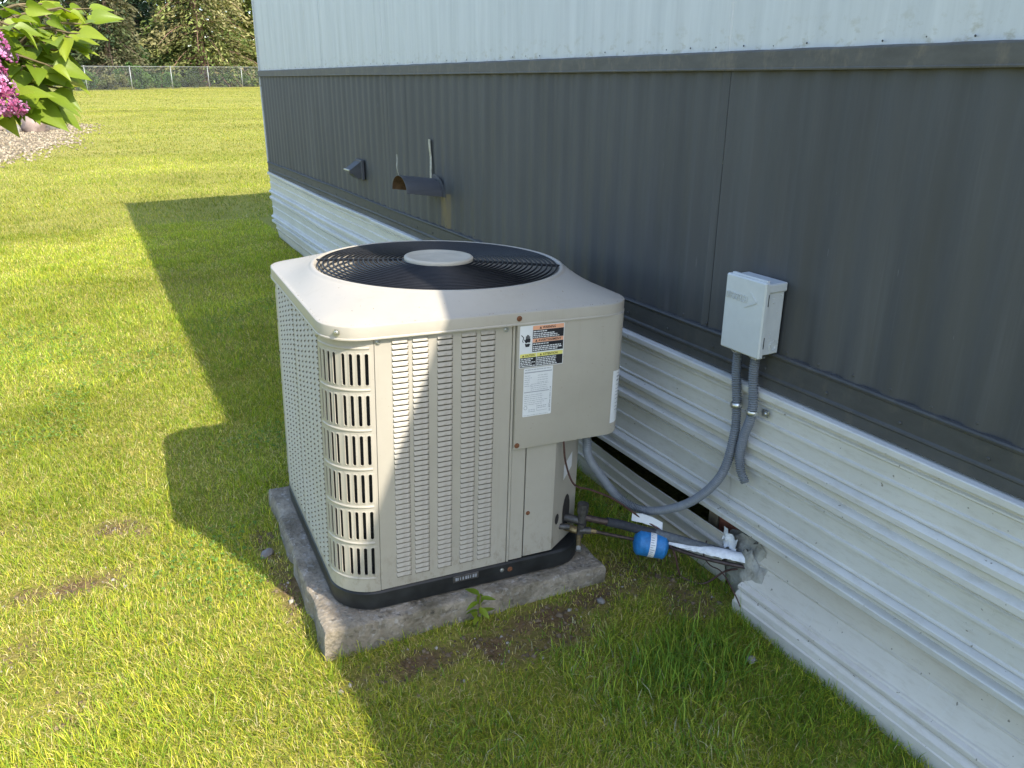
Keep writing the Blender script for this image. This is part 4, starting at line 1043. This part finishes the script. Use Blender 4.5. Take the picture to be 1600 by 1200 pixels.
# ------------------------------------------------------------------ lawn grass (real blades, one mass nobody could count)
ACI = np.array(ACM.inverted())
def in_pad(x, y, grow=0.):
    u = ACI[0, 0]*x+ACI[0, 1]*y+ACI[0, 3]; v = ACI[1, 0]*x+ACI[1, 1]*y+ACI[1, 3]
    return (u > -.072-grow) & (u < .915+grow) & (v > -.055-grow) & (v < .96+grow)
def blades(n, xr, yr, dens, hmin, hmax, wid, seg=2, seed=0, cols=None, lean=.55):
    g = np.random.default_rng(seed)
    x = g.uniform(*xr, n); y = g.uniform(*yr, n)
    keep = ~in_pad(x, y) & ~((y < HEND+.02) & (x > np.where(y < 1.66, -.055, .0))) & ~((x < gravel_edge_x(y)-.25+.45*g.normal(0, 1, n)) & (y > 9) & (y < 25.6))
    b = bare(x, y); keep &= g.random(n) > b*np.where(vnoise(x, y, 14, 23) > .55, .62, .92)
    clump = vnoise(x, y, 5, seed+31); keep &= g.random(n) < .72+.4*clump
    keep &= g.random(n) < dens(x, y)
    x, y, b, clump = x[keep], y[keep], b[keep], clump[keep]; n = len(x)
    near_unit = ((y < 3.2) & (x > -.22)) | ((y < 1.85) & (x > -1.22) & (vnoise(x, y, 2.6, 77) > .5))
    tall = np.where(near_unit, 1.25, 1.0)*(.65+.7*clump)
    h = g.uniform(hmin, hmax, n)*tall*(1-.6*b)
    a = g.uniform(0, 2*np.pi, n); flow = vnoise(x, y, 3, seed+5)*6.28; a = np.where(g.random(n) < .22, flow+g.normal(0, .6, n), a)
    dx, dy = np.cos(a), np.sin(a); l1 = g.uniform(.05, lean, n)+(g.random(n) < .3)*.45; l2 = l1+g.uniform(.1, .9, n)
    w = wid*g.uniform(.6, 1.3, n); tw = a+np.pi/2+g.normal(0, .5, n); px, py = np.cos(tw)*w/2, np.sin(tw)*w/2
    z0 = gz(x, y)-.004
    P0 = np.stack([x-px, y-py, z0], -1); P1 = np.stack([x+px, y+py, z0], -1)
    mx, my, mz = x+dx*h*.55*np.sin(l1), y+dy*h*.55*np.sin(l1), z0+h*.55*np.cos(l1)
    tx, ty, tz = mx+dx*h*.5*np.sin(l2), my+dy*h*.5*np.sin(l2), mz+h*.5*np.cos(l2)
    T = np.stack([tx, ty, tz], -1)
    pal = np.array([(.135, .24, .022), (.245, .345, .028), (.375, .435, .038), (.53, .51, .056), (.60, .50, .18), (.66, .57, .29)])
    gd = np.where((y > 9) & (y < 30), np.exp(-np.clip(x-gravel_edge_x(y), 0, 9)/.7), 0); strk = np.where(y > 9, 1.6*np.clip(vnoise(x*.16, y*.9, 1, 58)-.55, 0, 1), 0); dry = vnoise(x, y, 1.7, 55)+2.2*gd+1.5*strk; yel = vnoise(x, y, .8, 56)
    lush = near_unit.astype(float)
    pr = np.stack([.18+.5*lush, .32+.35*lush, .30+0*x, .22*(.4+1.2*yel), (.10+.16*dry)*(1-.5*lush)+.25*b, (.05+.08*dry)*(1-.5*lush)+.12*b], -1); pr /= pr.sum(1, keepdims=True)
    ci = (pr.cumsum(1) < g.random((n, 1))).sum(1).clip(0, 5)
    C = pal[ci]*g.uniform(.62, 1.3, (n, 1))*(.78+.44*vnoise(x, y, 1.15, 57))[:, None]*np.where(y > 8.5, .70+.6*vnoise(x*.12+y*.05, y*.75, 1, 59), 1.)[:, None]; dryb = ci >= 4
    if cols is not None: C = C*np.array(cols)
    # straw lies flat
    T[dryb, 2] = z0[dryb]+.012+.3*(T[dryb, 2]-z0[dryb]); mz = np.where(dryb, z0+.010+.35*(mz-z0), mz)
    i0 = np.arange(n)
    if seg == 2:
        M0 = np.stack([mx-px*.8, my-py*.8, mz], -1); M1 = np.stack([mx+px*.8, my+py*.8, mz], -1)
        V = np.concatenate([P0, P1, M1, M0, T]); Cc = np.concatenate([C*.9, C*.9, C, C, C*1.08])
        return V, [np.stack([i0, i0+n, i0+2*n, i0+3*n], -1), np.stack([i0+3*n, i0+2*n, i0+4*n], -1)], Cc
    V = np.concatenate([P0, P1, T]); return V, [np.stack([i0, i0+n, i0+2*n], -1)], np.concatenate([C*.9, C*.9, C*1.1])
def merge(parts):
    Vs, Cs, q3, q4, off = [], [], [], [], 0
    for V, Fs, C in parts:
        Vs.append(V); Cs.append(C)
        for f in Fs: (q4 if f.shape[1] == 4 else q3).append(f+off)
        off += len(V)
    F = []
    if q4: F.append(np.concatenate(q4))
    if q3: F.append(np.concatenate(q3))
    return np.concatenate(Vs), F, np.concatenate(Cs)
one = lambda x, y: np.ones_like(x)
gp = [blades(420000, (-3.1, .02), (.8, 4.6), one, .020, .048, .0022, 2, 1, None, .85),
      blades(210000, (-3.6, .05), (4.6, 9.5), one, .024, .050, .0032, 2, 2, None, .85),
      blades(150000, (-5.5, 3.5), (9.5, 17), one, .030, .052, .0068, 1, 3, (.82, .79, .9)),  # far sets darkened in colour, standing in for the self-shadow they lack
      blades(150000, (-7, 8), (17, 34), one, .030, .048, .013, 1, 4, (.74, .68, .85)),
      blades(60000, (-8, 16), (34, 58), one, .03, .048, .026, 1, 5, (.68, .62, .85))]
# long tufts that the mower missed along the pad and wall
def tuft_zone(x, y): return np.where(((y < 1.80) & (x > -1.15)) | ((x > -.16) & (y < 2.9)), 1., 0.)*(vnoise(x, y, 4, 91) > .5)
gp.append(blades(24000, (-1.45, .02), (.75, 3.2), tuft_zone, .045, .095, .0032, 2, 6, (.80, .92, 1.15), .5))
gp.append(blades(12000, (-3.0, -.02), (.8, 6.5), one, .055, .11, .0021, 2, 7, (.95, 1.0, 1.1), .7))
def clover(n, seed):
    g = np.random.default_rng(seed); x = g.uniform(-3.0, -.05, n*6); y = g.uniform(.9, 6.0, n*6)
    k = (vnoise(x, y, 2.2, 93) > .68) & ~in_pad(x, y) & (bare(x, y) < .3); x, y = x[k][:n], y[k][:n]; n = len(x); out = []
    z = gz(x, y)+g.uniform(.018, .036, n)
    for q in range(3):
        a = g.uniform(0, 6.28, n)*0+q*2.094+x*40; r0 = g.uniform(.005, .009, n); dx, dy = np.cos(a), np.sin(a); t = g.normal(0, .25, n)
        P = [np.stack([x, y, z], -1), np.stack([x+dx*r0*.7-dy*r0*.55, y+dy*r0*.7+dx*r0*.55, z+r0*t], -1), np.stack([x+dx*r0*1.25, y+dy*r0*1.25, z-r0*.2], -1), np.stack([x+dx*r0*.7+dy*r0*.55, y+dy*r0*.7-dx*r0*.55, z-r0*t], -1)]
        i = np.arange(n); C = np.array([(.13, .24, .045)])*g.uniform(.7, 1.4, (n, 1)); out.append((np.concatenate(P), [np.stack([i, i+n, i+2*n, i+3*n], -1)], np.tile(C, (4, 1))))
    return out
gp += clover(2600, 8)
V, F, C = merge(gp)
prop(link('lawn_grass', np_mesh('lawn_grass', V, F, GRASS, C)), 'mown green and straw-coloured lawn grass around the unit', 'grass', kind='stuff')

# ------------------------------------------------------------------ pebbles and a weed by the slab
def pebble(name, c, r, seed, mat, label, cat='stone', group=None, amp=.35):
    o = lump(name, mat, None, (0, 0, 0), r, seed, 16, amp); o.location = c; o.rotation_euler = (0, 0, seed)
    return prop(o, label, cat, group)
def gpt(x, y, dz=0): return (x, y, float(gz(x, y))+dz)
pebble('pebble', gpt(-.42, 1.845, .006), (.014, .012, .009), 2, STONE, 'small pale pebble on the soil below the right corner of the slab')
pebble('pebble', gpt(-1.345, 2.62, .008), (.032, .020, .012), 4, STONE, 'flat grey pebble in the shaded dip left of the slab')
pebble('pebble', gpt(-.175, 1.40, .012), (.018, .014, .010), 6, STONE, 'lone grey pebble in the grass near the lower skirting')
nc = 2600; cg = np.random.default_rng(77); cx = cg.uniform(-2.3, .0, nc*8); cy_ = cg.uniform(1.3, 3.3, nc*8); ok = (bare(cx, cy_) > cg.random(nc*8)*.9+.12) & ~in_pad(cx, cy_); cx, cy_ = cx[ok][:nc], cy_[ok][:nc]; nc = len(cx)
rad = cg.lognormal(-5.75, .55, nc).clip(.0012, .014); ang = cg.uniform(0, 6.28, nc); ca, sa = np.cos(ang), np.sin(ang); tvr = tv[None]*(1+cg.uniform(-.4, .4, (nc, 6, 1)))
V = np.stack([tvr[..., 0]*ca[:, None]-tvr[..., 1]*sa[:, None], tvr[..., 0]*sa[:, None]+tvr[..., 1]*ca[:, None], tvr[..., 2]], -1)*rad[:, None, None]+np.stack([cx, cy_, gz(cx, cy_)+.001], -1)[:, None]
cs = np.array([(.12, .085, .052), (.17, .125, .078), (.085, .06, .036), (.32, .29, .25)])[cg.choice(4, nc, p=[.4, .3, .22, .08])]*cg.uniform(.8, 1.2, (nc, 1))
prop(link('soil_crumbs', np_mesh('soil_crumbs', V.reshape(-1, 3), [(tf[None]+(np.arange(nc)*6)[:, None, None]).reshape(-1, 3)], STONES, np.repeat(cs, 6, 0))), 'brown soil crumbs and grit on the bare patches of the lawn', 'soil', kind='stuff')
weed = prop(empty('weed', gpt(-.845, 1.915)), 'small broad-leaved weed growing against the front of the slab', 'weed')
m = MB(); m.tube(smoothpath([(0, 0, -.01), (.004, -.004, .06), (.012, -.006, .12)], 5), .0022, 5); m.build('stem', TWIG, weed, smooth=60)
def leaf_mesh(name, L, W, fold=.25, curl=.3, heart=True, mat=None):
    m = MB(); n = 8; rows = []
    for i in range(n+1):
        t = i/n
        wd = W*(math.sin(math.pi*min(1, t**.62))**.9)*(1-.25*t) if heart else W*math.sin(math.pi*t)**.8
        if i == n: wd = .0004
        if i == 0: wd = W*.12
        z = -curl*L*t*t; y = L*(t-.05*math.sin(math.pi*t))
        back = (-.10*L*(1-t)**3 if heart and i < 3 else 0)
        rows.append([(-wd, y+back, z+fold*wd), (-wd*.55, y+back*.5, z+fold*wd*.45), (0, y, z), (wd*.55, y+back*.5, z+fold*wd*.45), (wd, y+back, z+fold*wd)])
    m.rings(rows, closed=False)
    me = bpy.data.meshes.new(name); me.from_pydata(m.v, [], m.f); me.materials.append(mat or LILAC)
    me.polygons.foreach_set('use_smooth', [True]*len(me.polygons)); me.update(); return me
wl_ = leaf_mesh('leaf', .055, .011, .3, .35, False)
for k in range(9):
    z = .03+.011*k; inst('leaf', wl_, weed, (.004+.0006*k, -.003, z), (R(random.uniform(-10, 35)), R(random.uniform(-20, 20)), k*2.4), random.uniform(.7, 1.15))

# ------------------------------------------------------------------ rocks by the gravel
for i, (x, y, r, s, mt, lb) in enumerate(((-2.30, 23.3, (.34, .26, .22), 3, STONE2, 'largest pinkish boulder at the gravel edge below the lilac'), (-2.75, 23.1, (.16, .15, .14), 5, STONE, 'small grey rock just left of the pinkish boulder'),
        (-3.25, 23.6, (.22, .2, .13), 7, STONE2, 'low brown rock at the left picture edge on the gravel'), (-2.0, 23.9, (.24, .2, .2), 9, STONE, 'pale rounded rock right behind the pinkish boulder'), (-3.8, 23.9, (.3, .25, .2), 13, STONE, 'grey rock outside the left picture edge on the gravel'))):
    pebble('rock', gpt(x, y, r[2]*.55), r, s, mt, lb, 'rock', 'rocks along the gravel', .45)

# ------------------------------------------------------------------ chain link fence
f0, f1 = Vector((-.15, 52.4)), Vector((9.9, 59.6)); fd = (f1-f0).normalized()
fence = prop(empty('chain_link_fence', (0, 0, 0)), 'low galvanised chain-link fence across the end of the lawn', 'fence')
FENCEPOST = plain('fence_galvanised', (.30, .31, .30), .45, .4, var=.15)
FENCEWIRE = plain('fence_wire', (.20, .21, .22), .5, .5, var=.15)
FH = 1.28; s0, s1_ = -24.0, 24.0
def fpt(s, z): p = f0+fd*s; return (p.x, p.y, float(gz(p.x, p.y))+z)
pm = MB(); pm.tube([(0, 0, -.2), (0, 0, FH)], .022, 8); pm.tube([(0, 0, FH), (0, 0, FH+.04)], .036, 8)
pme = bpy.data.meshes.new('post'); pme.from_pydata(pm.v, [], pm.f); pme.materials.append(FENCEPOST); pme.polygons.foreach_set('use_smooth', [True]*len(pme.polygons))
k = -8
while k <= 8:
    inst('post', pme, fence, fpt(.0+k*2.95, 0)); k += 1
m = MB(); m.tube([fpt(s, FH) for s in np.linspace(s0, s1_, 25)], .017, 6); m.build('top_rail', FENCEPOST, fence, smooth=60)
n = 2600; st = np.linspace(s0, s1_, n//2); V = []; fo = Vector((-fd.y, fd.x))
Vv = []; Ff = []
for dirn in (1, -1):
    for s in st:
        s2 = s+dirn*(FH-.03)
        if not (s0 <= s2 <= s1_): continue
        a = fpt(s, .02); b = fpt(s2, FH-.01); w = .0015
        i = len(Vv); Vv += [(a[0]-fd.x*w, a[1]-fd.y*w, a[2]), (a[0]+fd.x*w, a[1]+fd.y*w, a[2]), (b[0]+fd.x*w, b[1]+fd.y*w, b[2]), (b[0]-fd.x*w, b[1]-fd.y*w, b[2])]; Ff.append((i, i+1, i+2, i+3))
prop(link('wire_mesh', np_mesh('wire_mesh', np.array(Vv), [np.array(Ff)], FENCEWIRE), fence), kind='stuff')

# ------------------------------------------------------------------ trees and shrubs
def cards(P, D, size, aspect, g, droop=0.):
    """leaf faces (one triangle pair) at points P along directions D"""
    n = len(P); D = D+g.normal(0, .45, (n, 3)); D[:, 2] -= droop; D /= np.linalg.norm(D, axis=1, keepdims=True)
    Q = np.cross(D, g.normal(0, 1, (n, 3))); Q /= np.linalg.norm(Q, axis=1, keepdims=True)
    L = size*g.uniform(.6, 1.3, (n, 1)); W = L*aspect
    A = P-D*L*.5; B = P+Q*W*.5; Cc = P+D*L*.5; E = P-Q*W*.5
    V = np.concatenate([A, B, Cc, E]); i = np.arange(n)
    return V, [np.stack([i, i+n, i+2*n, i+3*n], -1)]
def conifer(x, y, h, r, pal, seed, label, nbr=150, per=85, size=.30, base=.06, bark=BARK, trunk_r=.28, droop=.35, lift=0., asp=.34):
    g = np.random.default_rng(seed); z0 = float(gz(x, y)); e = prop(empty('conifer_tree', (x, y, z0)), label, 'tree', 'trees behind the fence')
    m = MB(); m.tube([(g.normal(0, .04)*i, g.normal(0, .04)*i, -.2+h*i/9) for i in range(10)], lambda t: trunk_r*(1-.93*t), 9); m.build('trunk', bark, e, smooth=60)
    P, D, Cl = [], [], []; lm_ = MB()
    for b in range(nbr):
        t = base+(1-base)*(b/nbr)**1.1; a = b*2.39996+g.normal(0, .3); L = r*((1-t)**.75)*g.uniform(.65, 1.15)+.15
        zz = h*t; up = lift+g.normal(0, .08); d = np.array([math.cos(a), math.sin(a), up])
        path = []
        for q in range(5):
            s = q/4; path.append((d[0]*L*s, d[1]*L*s, zz+L*(up*s-droop*s*s)))
        if b % 2 == 0: lm_.tube(path, lambda u: .05*(1-.8*u)*(1-t)+.01, 4)
        k = max(8, int(per*L/r)); s = g.uniform(.15, 1, k)**.75
        spread = (.10+.20*np.sin(np.pi*s))*L*.75
        side = np.array([-math.sin(a), math.cos(a), 0])
        off = g.normal(0, 1, (k, 1))*spread[:, None]*side*.8+g.normal(0, .16, (k, 3))
        off[:, 2] -= np.abs(g.normal(0, .22, k))*droop*1.6
        pts = np.stack([d[0]*L*s, d[1]*L*s, zz+L*(up*s-droop*s*s)], -1)+off
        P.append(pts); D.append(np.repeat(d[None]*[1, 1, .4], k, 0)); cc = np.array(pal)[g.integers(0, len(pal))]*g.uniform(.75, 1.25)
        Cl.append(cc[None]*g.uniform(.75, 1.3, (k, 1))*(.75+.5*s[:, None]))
    lm_.build('limb', bark, e, smooth=60)
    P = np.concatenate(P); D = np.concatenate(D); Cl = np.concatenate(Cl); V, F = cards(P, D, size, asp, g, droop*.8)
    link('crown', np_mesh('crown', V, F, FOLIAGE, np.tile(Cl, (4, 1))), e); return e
def bushy(name, x, y, h, rx, pal, seed, label, cat, group, nclump=40, per=120, size=.16, bark=BARK, trunk=.1, low=.15, asp=.7):
    g = np.random.default_rng(seed); z0 = float(gz(x, y)); e = prop(empty(name, (x, y, z0)), label, cat, group)
    m = MB(); P, Cl, D = [], [], []
    m.tube([(0, 0, -.1), (g.normal(0, .05), g.normal(0, .05), h*.35), (g.normal(0, .1), g.normal(0, .1), h*.7)], lambda t: trunk*(1-.75*t), 7)
    for c in range(nclump):
        th = g.uniform(0, 6.28); u = g.uniform(0, 1); rr = rx*math.sqrt(u); zc = h*(low+(1-low)*g.uniform(0, 1)*(1-.55*u))
        ctr = np.array([rr*math.cos(th), rr*math.sin(th), zc]); rad = g.uniform(.16, .34)*min(rx, h)
        if c % 3 == 0: m.tube([(0, 0, zc*.5), tuple(ctr*.6+np.array([0, 0, zc*.2])), tuple(ctr)], lambda t: trunk*.4*(1-.8*t), 4)
        d = g.normal(0, 1, (per, 3)); d /= np.linalg.norm(d, axis=1, keepdims=True)
        P.append(ctr+d*rad*g.uniform(.55, 1.05, (per, 1))*np.array([1, 1, .8])); D.append(d); cc = np.array(pal)[g.integers(0, len(pal))]
        Cl.append(cc[None]*g.uniform(.7, 1.3, (per, 1)))
    m.build('trunk', bark, e, smooth=60); P = np.concatenate(P); D = np.concatenate(D)*.4
    V, F = cards(P, D, size, asp, g, .3); link('crown', np_mesh('crown', V, F, FOLIAGE, np.tile(np.concatenate(Cl), (4, 1))), e); return e
DK = [(.020, .040, .016), (.028, .052, .020), (.016, .032, .016)]
TAN = [(.165, .170, .060), (.140, .165, .050), (.19, .175, .080), (.105, .14, .04)]
BRN = [(.10, .10, .05), (.08, .10, .04), (.055, .085, .042), (.09, .085, .045)]
BLU = [(.055, .095, .050), (.07, .11, .06), (.045, .078, .042)]
YEL = [(.115, .150, .030), (.15, .17, .04), (.085, .12, .02)]
GRN = [(.055, .105, .025), (.075, .13, .03), (.04, .085, .02), (.10, .13, .045)]
conifer(7.6, 63.0, 13, 5.2, TAN, 41, 'tan-green drooping conifer with reddish trunk behind the fence, nearest the mobile home', 210, 190, .30, .10, BARKRED, .42, .42)
conifer(1.7, 60.5, 9.5, 2.9, BRN, 42, 'brownish conifer behind the fence beside the lilac leaves', 150, 130, .28, .05, BARK, .25, .5)
conifer(4.2, 69, 15, 4.2, BLU, 43, 'tall blue-green conifer between the brownish and the tan-green conifer', 170, 150, .36, .12, BARK, .4, .38)
conifer(-1.2, 64, 12, 3.8, BRN, 44, 'tall brown-green conifer mostly hidden by the lilac', 140, 120, .34, .08, BARK, .35, .45)
bushy('broadleaf_tree', 13.2, 65, 9.5, 3.0, YEL, 45, 'yellow-green leafy tree behind the fence at the corner of the mobile home', 'tree', 'trees behind the fence', 70, 150, .24, BARK, .25)
dk_lab = ['dark evergreen in the back row behind the lilac branches', 'dark evergreen in the back row left of the tall blue-green conifer', 'dark evergreen in the back row right behind the tall blue-green conifer', 'dark evergreen in the back row above the tan-green conifer', 'dark evergreen in the back row at the mobile home corner', 'dark evergreen in the back row at the left picture edge', 'dark evergreen in the back row hidden beyond the mobile home', 'dark evergreen in the back row outside the left picture edge']
for i, (x, y) in enumerate(((-2.5, 76), (2.2, 77), (6.5, 78), (11, 77), (16, 76), (-7.5, 75), (21.5, 74), (-13, 73))):
    conifer(x, y, 17+i % 3, 4.6, DK, 60+i, dk_lab[i], 110, 90, .60, .02, BARK, .4, .35, asp=.5)
for i, (x, y) in enumerate(((-12, 62), (-18, 64), (-24, 66), (27, 72), (33, 75))):
    conifer(x, y, 13, 4.2, [BRN, DK, BLU][i % 3], 80+i, ['brown-green conifer well left of the lilac beyond the fence', 'dark conifer far left beyond the fence', 'blue-green conifer farthest left beyond the fence', 'brown-green conifer behind the mobile home', 'dark conifer farthest right behind the mobile home'][i], 110, 90, .42, .04)
sh = [(2.6, 56.5, 1.5, 1.0, GRN, 'bright bramble by the second fence post from the lilac'), (4.3, 58.5, 1.0, 1.1, GRN, 'low green bramble by the third fence post from the lilac'), (1.2, 55.3, .9, .9, [(.13, .13, .05), (.09, .115, .035)], 'yellowish low bramble just right of the first fence post'), (9.0, 61.2, 1.3, 1.2, GRN, 'green bramble below the reddish trunk'), (11.2, 62.6, 1.5, 1.2, GRN, 'leafy bramble by the last fence post before the mobile home'),
      (12.4, 64.2, 2.3, 1.1, [(.34, .29, .26), (.25, .20, .15), (.10, .12, .05)], 'pale blossoming shrub behind the fence near the mobile home'), (6.3, 60.3, 1.1, 1.0, [(.06, .08, .03), (.045, .07, .02)], 'dull green bramble left of the reddish trunk'), (-.6, 54.5, 1.2, 1.0, GRN, 'green bramble behind the fence under the lilac leaves'), (3.4, 61, 2.6, 1.6, [(.03, .055, .015), (.04, .075, .02)], 'dark ivy-green bush in the gap between the conifers'), (5.2, 63.5, 2.9, 1.7, [(.022, .045, .014), (.035, .065, .02)], 'deep green bush left of the tan-green conifer')]
for i, (x, y, h, r, pal, lb) in enumerate(sh): bushy('bramble', x, y, h, r, pal, 120+i, lb, 'shrub', 'shrubs behind the fence', 26, 110, .13, BARK, .04, .1)

# ------------------------------------------------------------------ lilac reaching in from the left
lil = prop(empty('lilac_bush', gpt(-2.75, 1.55)), 'flowering lilac with heart-shaped leaves reaching into the upper left corner', 'bush')
LB = Vector(lil.location)
def lp(p): return Vector(p)-LB
CAMP = Vector((-1.75, 0, 1.62))
def at(px, py, dist):          # a point in front of the photograph's viewpoint, used once to lay the twigs out
    d = f_+r_*((px-800)/1255.7)-u_*((py-600)/1255.7); return CAMP+d.normalized()*dist
lm_list = [leaf_mesh('leaf', .078, .027, .35, .25), leaf_mesh('leaf', .066, .026, .55, .35), leaf_mesh('leaf', .088, .029, .25, .15), leaf_mesh('leaf', .055, .019, .7, .3)]
root = Vector((-2.62, 1.62, 1.15))
stems = MB()
for q, (tx, ty, tz) in enumerate(((-2.62, 1.62, 1.15), (-2.95, 1.75, 1.5), (-2.75, 1.25, 1.55), (-3.1, 1.45, 1.7))):
    stems.tube(smoothpath([(0, 0, -.05), (lp((tx, ty, tz))*.5+Vector((.03*q-.05, .04, .1))), lp((tx, ty, tz))], 6), lambda t: .017*(1-.5*t), 7)
g = random.Random(5)
twigs = [  # start, end (pixel of the photograph, distance), leaf size
    ((-60, 90, 1.72), (28, 8, 1.66)), ((-60, 90, 1.72), (95, 12, 1.70)), ((-30, 70, 1.74), (128, 14, 1.76)), ((20, 80, 1.74), (134, 38, 1.72)), ((20, 80, 1.74), (112, 52, 1.66)),
    ((-40, 110, 1.72), (88, 78, 1.70)), ((-40, 110, 1.72), (70, 100, 1.64)), ((-50, 140, 1.70), (74, 118, 1.70)), ((-50, 150, 1.68), (60, 140, 1.64)), ((-40, 160, 1.68), (92, 138, 1.69)), ((-40, 160, 1.68), (62, 154, 1.66)), ((-60, 170, 1.64), (18, 150, 1.60)), ((-40, 60, 1.74), (70, 6, 1.78)), ((-20, 100, 1.76), (100, 60, 1.78)), ((-20, 130, 1.74), (84, 106, 1.74)), ((-60, 60, 1.66), (16, 40, 1.58)), ((-50, 120, 1.78), (50, 60, 1.80)), ((-50, 120, 1.80), (60, 30, 1.82))]
def axis_rot(o, y, z):
    y = y.normalized(); x = y.cross(z).normalized(); z = x.cross(y); o.rotation_euler = Matrix((x, y, z)).transposed().to_euler()
tocam = -f_
for a, b in twigs:
    A_ = at(*a); B_ = at(*b); mid = (A_+B_)*.5+Vector((0, 0, .02))
    pth = smoothpath([lp(A_), lp(mid), lp(B_)], 8); stems.tube(pth, lambda t: .0042*(1-.6*t), 5)
    stems.tube(smoothpath([lp(root), (lp(root)+lp(A_))*.5+Vector((g.uniform(-.05, .05), g.uniform(-.1, .1), g.uniform(-.02, .14))), lp(A_)], 4), lambda t: .0062*(1-.4*t), 5)
    dirn = (B_-A_).normalized()
    for s in (.2, .36, .52, .68, .84, 1.0):
        p = A_.lerp(B_, s)
        for sd_ in (-1, 1):
            side = dirn.cross(Vector((0, 0, 1))).normalized()*sd_
            yv = dirn*g.uniform(.25, .8)+side*g.uniform(.3, .9)+Vector((0, 0, g.uniform(-.75, .05)))
            if s == 1.0 and sd_ == 1: yv = dirn+Vector((0, 0, g.uniform(-.9, .1)))
            zv = Vector((g.gauss(.1, .35), g.gauss(-.55, .3), g.gauss(.75, .25)))
            pet = lp(p)+yv.normalized()*.016
            stems.tube([lp(p), pet], .0012, 4)
            o = inst('leaf', g.choice(lm_list), lil, pet, None, g.uniform(.46, .80)*(.75 if s == 1.0 and b[1] < 20 else 1)); axis_rot(o, yv, zv)
stems.build('branch', TWIG, lil, smooth=60)
def panicle(c, L, r, axis, seed, n=330):
    gg = np.random.default_rng(seed); m = MB(); V, Fs, Cs = [], [], []; axis = Vector(axis).normalized(); s = axis.orthogonal().normalized(); q = axis.cross(s); off = 0
    P4 = []
    for i in range(n):
        t = gg.random(); rr = r*(1-.75*t)*math.sqrt(gg.uniform(.25, 1)); a = gg.uniform(0, 6.28)
        out = s*math.cos(a)+q*math.sin(a); p = Vector(c)+axis*L*t+out*rr; nrm = (out+axis*.3+Vector(gg.normal(0, .25, 3))).normalized(); e1 = nrm.orthogonal().normalized(); e2 = nrm.cross(e1)
        col = np.array([(.42, .12, .27), (.54, .25, .44), (.62, .42, .60), (.30, .06, .14)][gg.choice(4, p=[.35, .3, .2, .15])])*gg.uniform(.8, 1.15)
        if gg.random() < .45:                                   # closed bud
            R0 = gg.uniform(.0024, .0036); b0 = off
            vs_ = [p-nrm*R0]+[p+(e1*math.cos(k*2.094)+e2*math.sin(k*2.094))*R0 for k in range(3)]+[p+nrm*R0*1.3]; V += vs_; Cs += [col]*5
            Fs += [(b0, b0+2, b0+1), (b0, b0+3, b0+2), (b0, b0+1, b0+3), (b0+4, b0+1, b0+2), (b0+4, b0+2, b0+3), (b0+4, b0+3, b0+1)]; off += 5
        else:                                                   # four petals
            R0 = gg.uniform(.0055, .0075); rot = gg.uniform(0, 1.57)
            for k in range(4):
                aa = rot+k*math.pi/2; d = e1*math.cos(aa)+e2*math.sin(aa); w = nrm.cross(d); b0 = off
                V += [p, p+d*R0*.6+w*R0*.36+nrm*.0012, p+d*R0+nrm*.0004]; V += [p+d*R0*.6-w*R0*.36+nrm*.0012]; Cs += [col*.8, col, col*1.15, col]; Fs += [(b0, b0+1, b0+2), (b0, b0+2, b0+3)]; off += 4
    me = np_mesh('flower_panicle', np.array([tuple(v) for v in V]), [np.array(Fs)], PETAL, np.clip(np.array(Cs), 0, 1))
    return link('flower_panicle', me, lil)
panicle(lp(at(-6, 178, 1.46)), .115, .045, (-.05, .1, 1), 5, 620); panicle(lp(at(-8, 100, 1.48)), .09, .034, (-.1, .1, 1), 15, 360)
panicle(lp(at(-70, 150, 1.62)), .18, .055, (-.1, .1, 1), 6); panicle(lp((-2.6, 1.5, 1.75)), .17, .055, (0, 0, 1), 7)
# the rest of the bush, outside the picture
gg = np.random.default_rng(9); n = 1500
ctr = np.array(lp((-2.72, 1.5, 1.55))); P = gg.normal(0, 1, (n, 3)); P /= np.linalg.norm(P, axis=1, keepdims=True); P = ctr+P*np.array([.42, .5, .62])*gg.uniform(.35, 1, (n, 1))**.5
A0 = np.array([tuple(lp(at(*a))) for a, b in twigs]); n2 = 1300; t2 = gg.uniform(.05, 1.0, (n2, 1)); P2 = np.array(lp(root))*(1-t2)+A0[gg.integers(0, len(A0), n2)]*t2+gg.normal(0, .085, (n2, 3))+np.array([0, 0, .05])
W2 = P2+np.array(LB)-np.array(CAMP); dep = W2 @ np.array(f_); keep2 = (W2 @ np.array(r_))/dep*1255.7+800 < -55
P = np.concatenate([P, P2[keep2]]); n = len(P)
V, F = cards(P, gg.normal(0, .4, (n, 3)), .07, .62, gg, .4)
prop(link('bush_foliage', np_mesh('bush_foliage', V, F, FOLIAGE, np.tile(np.array([(.11, .18, .02)])*gg.uniform(.7, 1.3, (n, 1)), (4, 1))), lil), kind='stuff')
